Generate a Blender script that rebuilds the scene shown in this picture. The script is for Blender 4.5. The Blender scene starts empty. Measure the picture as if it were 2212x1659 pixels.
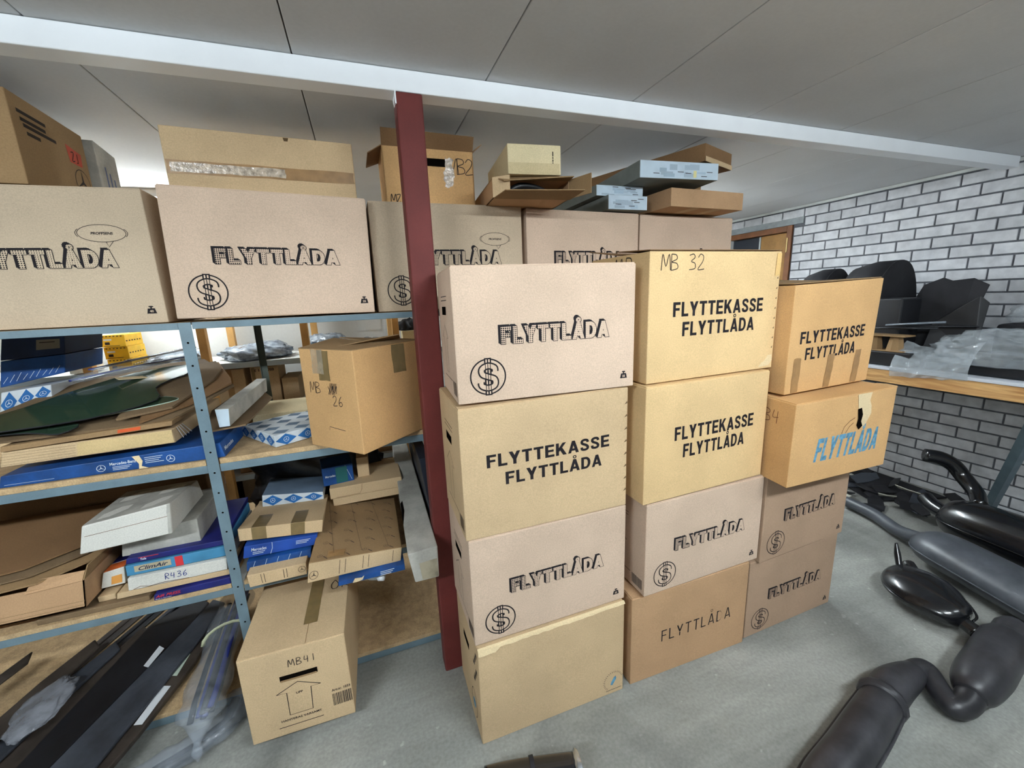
import bpy, bmesh, math, random
from mathutils import Vector, Matrix, noise as mnoise
random.seed(7)
S = bpy.context.scene
COL = S.collection
V = Vector
# ------------------------------------------------------------------ camera
cam_d = bpy.data.cameras.new('camera'); cam = bpy.data.objects.new('camera', cam_d); COL.objects.link(cam)
cam_d.sensor_fit = 'HORIZONTAL'; cam_d.sensor_width = 36.0; cam_d.lens = 36.0 * 885.03 / 2212.0
cam_d.clip_start = 0.02
_a, _b, _c = 0.341335, 0.210080, 0.040299          # yaw, pitch down, roll of the hand-held phone
_f = V((math.sin(_a)*math.cos(_b), math.cos(_a)*math.cos(_b), -math.sin(_b)))
_r = V((math.cos(_a), -math.sin(_a), 0)); _d = _f.cross(_r)
_rr = _r*math.cos(_c) + _d*math.sin(_c); _dd = -_r*math.sin(_c) + _d*math.cos(_c)
_m = Matrix((_rr, -_dd, -_f)).transposed().to_4x4(); _m.translation = V((0, 0, 1.5))
cam.matrix_world = _m
S.camera = cam
# ------------------------------------------------------------------ world, exposure
w = bpy.data.worlds.new('world'); S.world = w; w.use_nodes = True
w.node_tree.nodes['Background'].inputs[0].default_value = (0.75, 0.85, 1.0, 1)
w.node_tree.nodes['Background'].inputs[1].default_value = 0.02
S.view_settings.view_transform = 'Standard'; S.view_settings.look = 'None'
S.view_settings.gamma = 1.0; S.view_settings.use_curve_mapping = False
S.view_settings.exposure = 0.72
LAMP_COL = (0.86, 0.95, 1.0)
# fluorescent lamps: x, y, length, strength (all hang directly under the ceiling)
LAMPS = [(1.05, -0.5, 1.2, 118.0), (-1.5, -0.5, 1.2, 145.0), (2.9, -0.4, 0.9, 28.0),  # the bench lamp is added, unseen, to brighten the beam's right end
         (-1.3, 3.15, 0.9, 80.0), (2.2, 3.1, 0.9, 125.0)]
# ------------------------------------------------------------------ helpers: colours and materials
def lin(c):
    c = c/255.0
    return c/12.92 if c <= 0.04045 else ((c+0.055)/1.055)**2.4
def rgb(r, g, b): return (lin(r), lin(g), lin(b), 1.0)
MATS = {}
def mat(name, col, rough=0.8, var=0.10, vscale=5.0, grain=0.0, gscale=350.0, bump=0.0, bscale=200.0, metal=0.0, spec=0.35, col2=None, trans=0.0, alpha=1.0, coat=0.0):
    if name in MATS: return MATS[name]
    m = bpy.data.materials.new(name); m.use_nodes = True; nt = m.node_tree; N = nt.nodes; L = nt.links
    b = N['Principled BSDF']
    b.inputs['Roughness'].default_value = rough; b.inputs['Metallic'].default_value = metal
    b.inputs['Specular IOR Level'].default_value = spec
    b.inputs['Coat Weight'].default_value = coat
    b.inputs['Transmission Weight'].default_value = trans; b.inputs['Alpha'].default_value = alpha
    tc = N.new('ShaderNodeTexCoord')
    n1 = N.new('ShaderNodeTexNoise'); n1.inputs['Scale'].default_value = vscale; n1.inputs['Detail'].default_value = 5
    L.new(tc.outputs['Object'], n1.inputs['Vector'])
    mx = N.new('ShaderNodeMix'); mx.data_type = 'RGBA'
    c = V(col[:3])
    d = V(col2[:3]) if col2 else c*(1-2*var)
    mx.inputs['A'].default_value = (*d, 1); mx.inputs['B'].default_value = (*((c*(1+var*0.6)) if not col2 else c), 1)
    mr = N.new('ShaderNodeMapRange'); mr.inputs['From Min'].default_value = 0.32; mr.inputs['From Max'].default_value = 0.62
    L.new(n1.outputs['Fac'], mr.inputs['Value']); L.new(mr.outputs['Result'], mx.inputs['Factor'])
    out = mx.outputs['Result']
    if grain:
        n2 = N.new('ShaderNodeTexNoise'); n2.inputs['Scale'].default_value = gscale; n2.inputs['Detail'].default_value = 2
        L.new(tc.outputs['Object'], n2.inputs['Vector'])
        m2 = N.new('ShaderNodeMapRange'); m2.inputs['From Min'].default_value = 0.3; m2.inputs['From Max'].default_value = 0.7
        m2.inputs['To Min'].default_value = 1-grain; m2.inputs['To Max'].default_value = 1+grain
        L.new(n2.outputs['Fac'], m2.inputs['Value'])
        vm = N.new('ShaderNodeVectorMath'); vm.operation = 'SCALE'
        L.new(out, vm.inputs[0]); L.new(m2.outputs['Result'], vm.inputs['Scale']); out = vm.outputs['Vector']
    L.new(out, b.inputs['Base Color'])
    if bump:
        n3 = N.new('ShaderNodeTexNoise'); n3.inputs['Scale'].default_value = bscale; n3.inputs['Detail'].default_value = 4
        L.new(tc.outputs['Object'], n3.inputs['Vector'])
        bp = N.new('ShaderNodeBump'); bp.inputs['Strength'].default_value = bump; bp.inputs['Distance'].default_value = 0.004
        L.new(n3.outputs['Fac'], bp.inputs['Height']); L.new(bp.outputs['Normal'], b.inputs['Normal'])
    MATS[name] = m
    return m
def board(name, col, var=0.06): return mat('cardboard_'+name, col, rough=0.88, var=var, vscale=4.0, grain=0.09, gscale=260.0, spec=0.18)
CB_PINK = board('pinkish', rgb(207, 182, 160)); CB_YEL = board('yellow', rgb(218, 186, 138)); CB_TAN = board('tan', rgb(202, 175, 138))
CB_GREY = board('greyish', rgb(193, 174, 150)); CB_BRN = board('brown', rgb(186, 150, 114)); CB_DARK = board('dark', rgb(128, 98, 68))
CB_DULL = board('dull', rgb(150, 122, 88)); CB_ORG = board('orange', rgb(207, 165, 114)); CB_CREAM = board('cream', rgb(214, 198, 160))
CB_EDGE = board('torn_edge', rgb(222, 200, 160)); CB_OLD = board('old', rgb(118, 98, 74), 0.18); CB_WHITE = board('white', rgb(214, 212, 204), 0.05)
CB_WGREY = mat('dusty_white_board', rgb(176, 174, 166), 0.9, 0.16, 9.0, 0.06, 120.0, spec=0.15)
CB_PBRN = board('pinkish_brown', rgb(174, 146, 122))
INK = mat('black_print', rgb(30, 26, 30), 0.75, 0.05, spec=0.2); INKB = mat('blue_print', rgb(98, 150, 178), 0.8, 0.25, 60.0, spec=0.2)
PEN = mat('pen_ink', rgb(52, 44, 40), 0.7, 0.1, spec=0.2); PENB = mat('blue_pen', rgb(30, 50, 120), 0.7, 0.1); HOLE = mat('dark_opening', rgb(14, 11, 9), 0.95, 0.1, spec=0.0)
RED = mat('red_print', rgb(205, 52, 58), 0.6, 0.1); WHITEP = mat('white_print', rgb(222, 226, 230), 0.7, 0.04)
TAPE = mat('brown_tape', rgb(158, 122, 80), 0.32, 0.10, 30.0, spec=0.5); TAPEG = mat('olive_tape', rgb(126, 106, 70), 0.35, 0.08, 30.0, spec=0.5)
TAPEC = mat('clear_tape', rgb(205, 190, 165), 0.18, 0.1, 40.0, spec=0.7, alpha=0.45)
BLUE = mat('blue_carton', rgb(22, 72, 136), 0.5, 0.22, 10.0, 0.05, 160.0, spec=0.4); NAVY = mat('navy_carton', rgb(26, 32, 104), 0.5, 0.15, 10.0, 0.05, 160.0, spec=0.4)
DKBLUE = mat('dark_blue_carton', rgb(22, 40, 74), 0.6, 0.2, 8.0, spec=0.3); LTBLUE = mat('light_blue_carton', rgb(70, 138, 178), 0.5, 0.12, 10.0, spec=0.4)
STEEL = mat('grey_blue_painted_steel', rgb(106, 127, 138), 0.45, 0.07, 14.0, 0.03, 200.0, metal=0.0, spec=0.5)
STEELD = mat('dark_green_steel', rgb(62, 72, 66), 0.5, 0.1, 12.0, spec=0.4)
POSTRED = mat('oxide_red_paint', rgb(104, 46, 43), 0.6, 0.10, 7.0, 0.04, 160.0, spec=0.25)
PARTICLE = mat('chipboard', rgb(188, 160, 122), 0.85, 0.10, 30.0, 0.16, 240.0, spec=0.15)
PINE = mat('pine_wood', rgb(214, 166, 102), 0.6, 0.12, 6.0, 0.04, 120.0, spec=0.3)
BLK = mat('black_plastic', rgb(26, 27, 31), 0.45, 0.2, 6.0, 0.08, 60.0, spec=0.45); BLKM = mat('matt_black_rubber', rgb(34, 34, 38), 0.7, 0.2, 8.0, spec=0.3)
YEL = mat('yellow_carton', rgb(242, 190, 32), 0.5, 0.06, 20.0, spec=0.4); ORANGE = mat('orange_carton', rgb(222, 108, 52), 0.55, 0.1, spec=0.35)
# ------------------------------------------------------------------ helpers: objects
def tag(o, label, cat, group=None, kind=None):
    if label: o['label'] = label
    if cat: o['category'] = cat
    if group: o['group'] = group
    if kind: o['kind'] = kind
    elif cat: o['kind'] = 'thing'
    return o
def thing(name, label, cat, loc=(0, 0, 0), group=None, rot=(0, 0, 0)):
    o = bpy.data.objects.new(name, None); COL.objects.link(o); o.location = loc; o.rotation_euler = rot
    o.empty_display_size = 0.05
    return tag(o, label, cat, group)
def link(name, me, m, parent=None, smooth=False):
    o = bpy.data.objects.new(name, me); COL.objects.link(o)
    if m is not None and len(me.materials) == 0: me.materials.append(m)
    if parent is not None: o.parent = parent
    if smooth:
        for p in me.polygons: p.use_smooth = True
    return o
def pyd(name, vs, fs, m, parent=None, smooth=False):
    me = bpy.data.meshes.new(name); me.from_pydata([tuple(v) for v in vs], [], fs); me.update()
    return link(name, me, m, parent, smooth)
def bmo(name, bm, m, parent=None, smooth=False):
    bmesh.ops.recalc_face_normals(bm, faces=bm.faces)
    me = bpy.data.meshes.new(name); bm.to_mesh(me); bm.free()
    return link(name, me, m, parent, smooth)
def bevel(o, wd=0.003, seg=2, ang=40):
    md = o.modifiers.new('bevel', 'BEVEL'); md.width = wd; md.segments = seg; md.limit_method = 'ANGLE'; md.angle_limit = math.radians(ang)
    return o
def box_bm(bm, lo, hi):
    x0, y0, z0 = lo; x1, y1, z1 = hi
    vs = [bm.verts.new(p) for p in ((x0,y0,z0),(x1,y0,z0),(x1,y1,z0),(x0,y1,z0),(x0,y0,z1),(x1,y0,z1),(x1,y1,z1),(x0,y1,z1))]
    for f in ((0,3,2,1),(4,5,6,7),(0,1,5,4),(1,2,6,5),(2,3,7,6),(3,0,4,7)): bm.faces.new([vs[i] for i in f])
def boxo(name, lo, hi, m, parent=None, bev=0.0):
    bm = bmesh.new(); box_bm(bm, lo, hi); o = bmo(name, bm, m, parent)
    if bev: bevel(o, bev)
    return o
def slab_poly(name, pts, thick, m, parent=None, bev=0.0):
    """closed 3-D outline (list of points, roughly planar) given a thickness downwards along -normal"""
    pts = [V(p) for p in pts]; n = V((0, 0, 0)); c = sum(pts, V((0,0,0)))/len(pts)
    for i, p in enumerate(pts): n += (p-c).cross(pts[(i+1) % len(pts)]-c)
    n.normalize()
    if n.z < 0: n = -n; pts.reverse()
    k = len(pts); vs = pts + [p-n*thick for p in pts]
    fs = [tuple(range(k)), tuple(reversed(range(k, 2*k)))] + [(i, k+i, k+(i+1) % k, (i+1) % k) for i in range(k)]
    bm = bmesh.new(); bv = [bm.verts.new(v) for v in vs]
    for f in fs: bm.faces.new([bv[i] for i in f])
    bmesh.ops.triangulate(bm, faces=[f for f in bm.faces if len(f.verts) > 4])
    o = bmo(name, bm, m, parent)
    if bev: bevel(o, bev)
    return o
def spline(pts, n=8):
    """Catmull-Rom through points (each point any length tuple)"""
    P = [tuple(map(float, p)) for p in pts]; out = []
    for i in range(len(P)-1):
        p0 = P[max(i-1, 0)]; p1 = P[i]; p2 = P[i+1]; p3 = P[min(i+2, len(P)-1)]
        for k in range(n):
            t = k/n
            out.append(tuple(0.5*((2*b)+(-a+c)*t+(2*a-5*b+4*c-d)*t*t+(-a+3*b-3*c+d)*t**3) for a, b, c, d in zip(p0, p1, p2, p3)))
    out.append(P[-1]); return out
def tube_bm(bm, path, seg=14, caps=True, flat=None):
    """path: list of (x,y,z,rx,ry): rings; rx across, ry along the up-ish direction"""
    rings = []; prev = None
    for i, p in enumerate(path):
        a = V(path[max(i-1, 0)][:3]); b = V(path[min(i+1, len(path)-1)][:3]); t = (b-a)
        t = t.normalized() if t.length > 1e-9 else V((1, 0, 0))
        if prev is None: up = V((0, 0, 1)) if abs(t.z) < 0.9 else V((0, 1, 0))
        else: up = prev
        side = t.cross(up).normalized(); up = side.cross(t).normalized(); prev = up
        rx = p[3]; ry = p[4] if len(p) > 4 else p[3]
        rings.append([bm.verts.new(V(p[:3]) + side*math.cos(2*math.pi*k/seg)*rx + up*math.sin(2*math.pi*k/seg)*ry) for k in range(seg)])
    for r0, r1 in zip(rings, rings[1:]):
        for k in range(seg): bm.faces.new((r0[k], r0[(k+1) % seg], r1[(k+1) % seg], r1[k]))
    if caps: bm.faces.new(rings[0][::-1]); bm.faces.new(rings[-1])
def tubeo(name, path, m, parent=None, seg=14, caps=True):
    bm = bmesh.new(); tube_bm(bm, path, seg, caps); return bmo(name, bm, m, parent, True)
# ------------------------------------------------------------------ helpers: flat print
def R4(x0, y0, x1, y1): return [(x0,y0),(x1,y0),(x1,y1),(x0,y1)]
def _arc(cx, cy, ro, ri, a0, a1, n):
    out = []
    for i in range(n):
        p, q = math.radians(a0+(a1-a0)*i/n), math.radians(a0+(a1-a0)*(i+1)/n)
        out.append([(cx+ro[0]*math.cos(p), cy+ro[1]*math.sin(p)), (cx+ro[0]*math.cos(q), cy+ro[1]*math.sin(q)), (cx+ri[0]*math.cos(q), cy+ri[1]*math.sin(q)), (cx+ri[0]*math.cos(p), cy+ri[1]*math.sin(p))])
    return out
def _stroke(pts, t):
    q = [V(p) for p in spline(pts, 4)]; out = []; L = []
    for i in range(len(q)):
        d = (q[min(i+1, len(q)-1)]-q[max(i-1, 0)]).normalized(); L.append((q[i]+V((-d.y, d.x))*t/2, q[i]-V((-d.y, d.x))*t/2))
    return [[tuple(a[1]), tuple(b[1]), tuple(b[0]), tuple(a[0])] for a, b in zip(L, L[1:])]
_A = [[(0,0),(.21,0),(.49,1),(.28,1)], [(.28,1),(.49,1),(.77,0),(.56,0)][::-1], R4(.18,.19,.58,.37)]
GLY = {'F': (.60, [R4(0,0,.21,1), R4(0,.81,.60,1), R4(0,.42,.54,.60)]), 'L': (.58, [R4(0,0,.21,1), R4(0,0,.58,.19)]), 'T': (.66, [R4(.225,0,.435,1), R4(0,.81,.66,1)]),
 'E': (.63, [R4(0,0,.21,1), R4(0,.81,.62,1), R4(0,.41,.58,.59), R4(0,0,.63,.19)]), 'Y': (.74, [R4(.265,0,.475,.42), [(0,1),(.265,.36),(.475,.36),(.45,.5),(.235,1)], [(.74,1),(.505,1),(.29,.5),(.265,.36),(.475,.36)]]),
 'K': (.74, [R4(0,0,.21,1), [(.2,.28),(.72,1),(.47,1),(.2,.60)], [(.26,.46),(.50,0),(.76,0),(.41,.66)]]), 'A': (.77, _A), 'Å': (.77, _A+_arc(.385, 1.19, (.14,.14), (.065,.065), 0, 360, 12)),
 'D': (.71, [R4(0,0,.21,1), R4(0,.81,.34,1), R4(0,0,.34,.19)]+_arc(.33, .5, (.38,.5), (.17,.31), -90, 90, 12)), 'S': (.66, _stroke([(.55,.69),(.5,.85),(.33,.905),(.15,.85),(.11,.70),(.2,.58),(.44,.45),(.55,.29),(.5,.14),(.33,.095),(.14,.14),(.10,.31)], .19))}
def _grow(poly, k):
    n = len(poly); P = [V(p) for p in poly]
    ar = sum(P[i].x*P[(i+1) % n].y-P[(i+1) % n].x*P[i].y for i in range(n))
    if ar < 0: P.reverse()
    out = []
    for i in range(n):
        a, b, c = P[i-1], P[i], P[(i+1) % n]; d0 = (b-a); d1 = (c-b)
        if d0.length < 1e-9 or d1.length < 1e-9: out.append(tuple(b)); continue
        d0.normalize(); d1.normalize(); n0 = V((d0.y, -d0.x)); n1 = V((d1.y, -d1.x)); m = n0+n1
        m = m/max(m.length_squared, .5)*2 if m.length > 1e-6 else n0
        out.append(tuple(b+m*k))
    return out
def word2d(s, x0, x1, y0, h, k=0.0, gap=.11):
    """heavy block letters: cap height h, stretched to x0..x1, every stroke grown by k"""
    tot = sum(GLY[c][0] for c in s)+gap*(len(s)-1); sx = (x1-x0)/tot; x = 0.0; vs = []; fs = []
    for c in s:
        wd, ps = GLY[c]
        for p in ps:
            q = _grow([(x0+(x+a)*sx, y0+b*h) for a, b in p], k); n = len(vs); vs += q; fs.append(tuple(range(n, n+len(q))))
        x += wd+gap
    return vs, fs
_font_cache = {}
def text2d(s, size=1.0, bold=0.0, shear=0.0):
    """built-in font -> (verts2d, faces), baseline at y=0, starting at x=0, cap height = size"""
    key = (s, bold, shear)
    if key not in _font_cache:
        cu = bpy.data.curves.new('t', 'FONT'); cu.body = s; cu.size = 1.0; cu.offset = bold; cu.shear = shear
        cu.resolution_u = 4
        o = bpy.data.objects.new('t', cu); COL.objects.link(o)
        dg = bpy.context.evaluated_depsgraph_get(); dg.update()
        me = bpy.data.meshes.new_from_object(o.evaluated_get(dg))
        vs = [(v.co.x, v.co.y) for v in me.vertices]; fs = [tuple(p.vertices) for p in me.polygons]
        bpy.data.objects.remove(o); bpy.data.curves.remove(cu); bpy.data.meshes.remove(me)
        _font_cache[key] = (vs, fs)
    vs, fs = _font_cache[key]
    k = size/0.70
    return [(x*k, y*k) for x, y in vs], fs
def fit2d(vf, x0, x1, y0=None, h=None):
    """scale print horizontally to x0..x1 and put the baseline at y0"""
    vs, fs = vf; a = min(v[0] for v in vs); b = max(v[0] for v in vs); k = (x1-x0)/(b-a)
    return [(x0+(x-a)*k, y+(y0 or 0)) for x, y in vs], fs
def ribbon2d(pts, wd, closed=False):
    n = len(pts); P = [V((p[0], p[1])) for p in pts]; vs = []; fs = []
    for i in range(n):
        a = P[(i-1) % n] if (closed or i > 0) else P[i]; b = P[(i+1) % n] if (closed or i < n-1) else P[i]
        t = (b-a); t = t.normalized() if t.length > 1e-9 else V((1, 0)); q = V((-t.y, t.x))*wd/2
        vs += [tuple(P[i]+q), tuple(P[i]-q)]
    for i in range(n if closed else n-1):
        j = (i+1) % n; fs.append((2*i, 2*i+1, 2*j+1, 2*j))
    return vs, fs
def join2d(*parts):
    vs = []; fs = []
    for v, f in parts:
        k = len(vs); vs += v; fs += [tuple(i+k for i in g) for g in f]
    return vs, fs
def rect2d(x0, y0, x1, y1): return [(x0,y0),(x1,y0),(x1,y1),(x0,y1)], [(0,1,2,3)]
def ell2d(cx, cy, rx, ry, n=32, a0=0.0, a1=2*math.pi): return [(cx+rx*math.cos(a0+(a1-a0)*i/n), cy+ry*math.sin(a0+(a1-a0)*i/n)) for i in range(n if abs(a1-a0-2*math.pi) < 1e-6 else n+1)]
def disc2d(cx, cy, r, n=16, ry=None): return ell2d(cx, cy, r, ry or r, n), [tuple(range(n))]
# a small pen alphabet (unit box: width ~0.7, height 1)
PENF = {'M': [[(0,0),(.12,1),(.36,.25),(.62,1),(.74,0)]], 'B': [[(.05,0),(.08,1)],[(.08,1),(.45,.95),(.5,.7),(.1,.52),(.5,.42),(.55,.12),(.04,.0)]],
 '3': [[(.05,.92),(.4,1),(.5,.78),(.2,.55),(.5,.42),(.5,.1),(.02,.02)]], '2': [[(.05,.78),(.25,1),(.5,.85),(.4,.5),(.02,.03),(.55,.05)]],
 '6': [[(.45,.98),(.15,.6),(.05,.25),(.25,0),(.5,.2),(.35,.45),(.1,.3)]], '4': [[(.1,1),(.02,.45),(.5,.5)],[(.42,.95),(.38,0)]], '1': [[(.15,1),(.12,0)]],
 'R': [[(.05,0),(.08,1),(.48,.9),(.45,.6),(.1,.5),(.55,0)]], 'O': [[(.25,1),(.03,.6),(.1,.1),(.4,.05),(.5,.5),(.25,1)]], 'K': [[(.08,1),(.05,0)],[(.5,.95),(.08,.5),(.5,0)]],
 'X': [[(0,0),(.35,1)],[(.1,0),(.5,1)],[(.25,0),(.62,1)],[(0,.7),(.3,.2),(.62,.8),(.5,.1)]], 'J': [[(.4,1),(.35,.1),(.1,.0)]], 'Z': [[(0,.9),(.5,.95),(.05,.0),(.5,.1)]]}
def pen2d(s, x, y, h, wd=0.0022, adv=0.72):
    parts = []
    for ch in s:
        if ch != ' ':
            for st in PENF[ch]: parts.append(ribbon2d([(x+p[0]*h, y+p[1]*h) for p in spline(st, 5)], wd))
        x += adv*h if ch != '1' else 0.4*h
    return join2d(*parts)
# ------------------------------------------------------------------ helpers: carton (a general box with eight corners)
CN = ['FLB','FRB','BRB','BLB','FLT','FRT','BRT','BLT']
FACES = {'front': (0,1,5,4), 'right': (1,2,6,5), 'back': (2,3,7,6), 'left': (3,0,4,7), 'top': (4,5,6,7), 'bottom': (3,2,1,0)}
class Carton:
    def __init__(s, name, label, cat, corners, m, group=None, bulge=0.0, body='body', flaps=0, bev=0.003, seam=None):
        C = [V(c) for c in corners]; s.loc = (C[0]+C[1]+C[2]+C[3])/4
        s.C = [c-s.loc for c in C]; s.bulge = bulge; s.m = m
        s.root = thing(name, label, cat, s.loc, group)
        ns = 10 if bulge else 4; vs = []; idx = {}; fs = []
        def vid(p):
            k = (round(p.x, 5), round(p.y, 5), round(p.z, 5))
            if k not in idx: idx[k] = len(vs); vs.append(p)
            return idx[k]
        for f in FACES:
            g = [[vid(s.at(f, i/ns, j/ns)) for i in range(ns+1)] for j in range(ns+1)]
            for j in range(ns):
                for i in range(ns): fs.append((g[j][i], g[j][i+1], g[j+1][i+1], g[j+1][i]))
        s.body = pyd(body, vs, fs, m, s.root)
        if bev: bevel(s.body, bev)
        if flaps: s.flaps()
    def at(s, f, u, v, off=0.0):
        a, b, c, d = (s.C[i] for i in FACES[f])
        p = a*(1-u)*(1-v) + b*u*(1-v) + c*u*v + d*(1-u)*v
        n = ((b-a).cross(d-a) + (c-b).cross(a-b)*0 + (c-d).cross(c-b)).normalized()
        bl = 0.0 if f in ('bottom', 'top') else s.bulge*16*u*(1-u)*v*(1-v)
        return p + n*(off+bl)
    def size(s, f):
        a, b, c, d = (s.C[i] for i in FACES[f]); return ((b-a).length+(c-d).length)/2, ((d-a).length+(c-b).length)/2
    def pr(s, f, vf, m, name='print', off=0.0006, uv=False, parent=None, sub=False):
        """put a flat 2-D figure (metres from the face's lower left corner) on a face"""
        W, H = s.size(f); vs, fs = vf
        if sub:   # cut long pieces so that they follow the bulge
            pass
        o = pyd(name, [s.at(f, x/W, y/H, off) for x, y in vs], fs, m, parent or s.root)
        if uv:
            ul = o.data.uv_layers.new(name='UVMap')
            for lp in o.data.loops: ul.data[lp.index].uv = vs[lp.vertex_index]
        return o
    def patch(s, f, x0, y0, x1, y1, m, name='tape', off=0.0005, nu=8, nv=8, jag=0.0):
        vs = []; fs = []
        for j in range(nv+1):
            for i in range(nu+1):
                jx = random.uniform(-jag, jag) if (i in (0, nu)) else 0; jy = random.uniform(-jag, jag) if (j in (0, nv)) else 0
                vs.append((x0+(x1-x0)*i/nu+jx, y0+(y1-y0)*j/nv+jy))
        for j in range(nv):
            for i in range(nu): k = j*(nu+1)+i; fs.append((k, k+1, k+nu+2, k+nu+1))
        return s.pr(f, (vs, fs), m, name, off)
    def flaps(s, gap=0.004, th=0.003, m=None):
        W, H = s.size('top')
        for v0, v1 in ((0.004/H, 0.5-gap/2/H), (0.5+gap/2/H, 1-0.004/H)):
            u0, u1 = 0.003/W, 1-0.003/W; vs = []
            for off in (-0.001, th):
                vs += [s.at('top', u, v, off) for u, v in ((u0,v0),(u1,v0),(u1,v1),(u0,v1))]
            pyd('flap', vs, [(3,2,1,0),(4,5,6,7),(0,1,5,4),(1,2,6,5),(2,3,7,6),(3,0,4,7)], m or s.m, s.root)
def corners(fl, z0, yaw, w, d, h, co=None):
    """corner list from front-left foot, yaw (deg), width, depth, height and small corner shifts"""
    a = math.radians(yaw); X = V((math.cos(a), math.sin(a), 0)); Y = V((-math.sin(a), math.cos(a), 0)); o = V((fl[0], fl[1], z0)); C = []
    for n in CN:
        p = o + X*(w if n[1] == 'R' else 0) + Y*(d if n[0] == 'B' else 0) + V((0, 0, h if n[2] == 'T' else 0))
        if co and n in co: e = co[n]; p += X*e[0] + Y*e[1] + V((0, 0, e[2]))
        C.append(p)
    return C
# ------------------------------------------------------------------ printed designs of the moving boxes
def dots_mat(name, base, x0, x1):
    if name in MATS: return MATS[name]
    m = bpy.data.materials.new(name); m.use_nodes = True; N = m.node_tree.nodes; L = m.node_tree.links; b = N['Principled BSDF']
    b.inputs['Roughness'].default_value = 0.85; b.inputs['Specular IOR Level'].default_value = 0.2
    uv = N.new('ShaderNodeUVMap'); uv.uv_map = 'UVMap'
    sc = N.new('ShaderNodeVectorMath'); sc.operation = 'SCALE'; sc.inputs['Scale'].default_value = 1/0.0058; L.new(uv.outputs[0], sc.inputs[0])
    fr = N.new('ShaderNodeVectorMath'); fr.operation = 'FRACTION'; L.new(sc.outputs[0], fr.inputs[0])
    sb = N.new('ShaderNodeVectorMath'); sb.operation = 'SUBTRACT'; sb.inputs[1].default_value = (0.5, 0.5, 0); L.new(fr.outputs[0], sb.inputs[0])
    mu = N.new('ShaderNodeVectorMath'); mu.operation = 'MULTIPLY'; mu.inputs[1].default_value = (1, 1, 0); L.new(sb.outputs[0], mu.inputs[0])
    ln = N.new('ShaderNodeVectorMath'); ln.operation = 'LENGTH'; L.new(mu.outputs[0], ln.inputs[0])
    sp = N.new('ShaderNodeSeparateXYZ'); L.new(uv.outputs[0], sp.inputs[0])
    mr = N.new('ShaderNodeMapRange'); mr.inputs['From Min'].default_value = x0; mr.inputs['From Max'].default_value = x1
    mr.inputs['To Min'].default_value = 0.40; mr.inputs['To Max'].default_value = 0.10; L.new(sp.outputs[0], mr.inputs['Value'])
    lt = N.new('ShaderNodeMath'); lt.operation = 'LESS_THAN'; L.new(ln.outputs['Value'], lt.inputs[0]); L.new(mr.outputs['Result'], lt.inputs[1])
    mx = N.new('ShaderNodeMix'); mx.data_type = 'RGBA'; mx.inputs['A'].default_value = base; mx.inputs['B'].default_value = rgb(30, 26, 30)
    L.new(lt.outputs[0], mx.inputs['Factor']); L.new(mx.outputs['Result'], b.inputs['Base Color']); MATS[name] = m
    return m
PINKC = rgb(209, 184, 162)
def comic_word(c, f, x0, x1, y0, h, base=PINKC, dm='dots_pink', m=CB_PINK):
    """FLYTTLADA in outlined comic letters: dark block shadow, dark outline, dotted fill"""
    W = 'FLYTTLÅDA'
    o = c.pr(f, word2d(W, x0, x1, y0, h, .0030, .16), INK, 'lettering', .0007)
    for k, (dx, dy) in enumerate(((-.0062, .0050), (-.0031, .0025))): c.pr(f, word2d(W, x0+dx, x1+dx, y0+dy, h, .0030, .16), INK, 'letter_shadow', .0004+.0001*k, parent=o)
    c.pr(f, word2d(W, x0, x1, y0, h, .0013, .16), dots_mat(dm, base, x0, x1), 'letter_fill', .0010, uv=True, parent=o)
def dollar(c, f, cx, cy, r, fill=None, lw=0.0042, m=CB_PINK):
    pts = [(.40,.28),(.36,.50),(0,.62),(-.34,.46),(-.32,.16),(0,.0),(.36,-.16),(.36,-.50),(0,-.64),(-.36,-.52),(-.42,-.30)]
    sp = [(cx+p[0]*r, cy+p[1]*r) for p in spline(pts, 6)]; k = lw; bar = .20*r
    e = c.pr(f, ribbon2d(ell2d(cx, cy, r, r, 48), k, True), INK, 'dollar_emblem', .0005)
    c.pr(f, rect2d(cx-bar, cy-1.07*r, cx+bar, cy+1.07*r), INK, 'emblem_bar', .0007, parent=e)
    c.pr(f, rect2d(cx-bar+k, cy-1.07*r+k, cx+bar-k, cy+1.07*r-k), m, 'emblem_bar_fill', .0009, parent=e)
    c.pr(f, rect2d(cx-.5*k, cy-1.07*r, cx+.5*k, cy+1.07*r), INK, 'emblem_line', .0010, parent=e)
    c.pr(f, ribbon2d(sp, .31*r+k*1.3), INK, 'emblem_outline', .0012, parent=e)
    c.pr(f, ribbon2d(sp, .31*r-k*.8), m, 'emblem_fill', .0014, parent=e)
    for dx in (-.14, 0, .14): c.pr(f, rect2d(cx+dx*r-.0011, cy-.74*r, cx+dx*r+.0011, cy+.74*r), INK, 'emblem_line', .0016, parent=e)
def weight(c, f, cx, y, s, num='25', m=CB_PINK):
    b = [(cx-.5*s,y),(cx+.5*s,y),(cx+.36*s,y+.62*s),(cx-.36*s,y+.62*s)], [(0,1,2,3)]
    e = c.pr(f, join2d(b, rect2d(cx-.08*s, y+.6*s, cx+.08*s, y+.8*s), disc2d(cx, y+.84*s, .26*s, 16, .09*s)), INK, 'weight_mark', 0.0005)
    c.pr(f, fit2d(text2d(num, .26*s, 0.03), cx-.2*s, cx+.2*s, y+.16*s), m, 'weight_number', 0.0009, parent=e)
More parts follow.
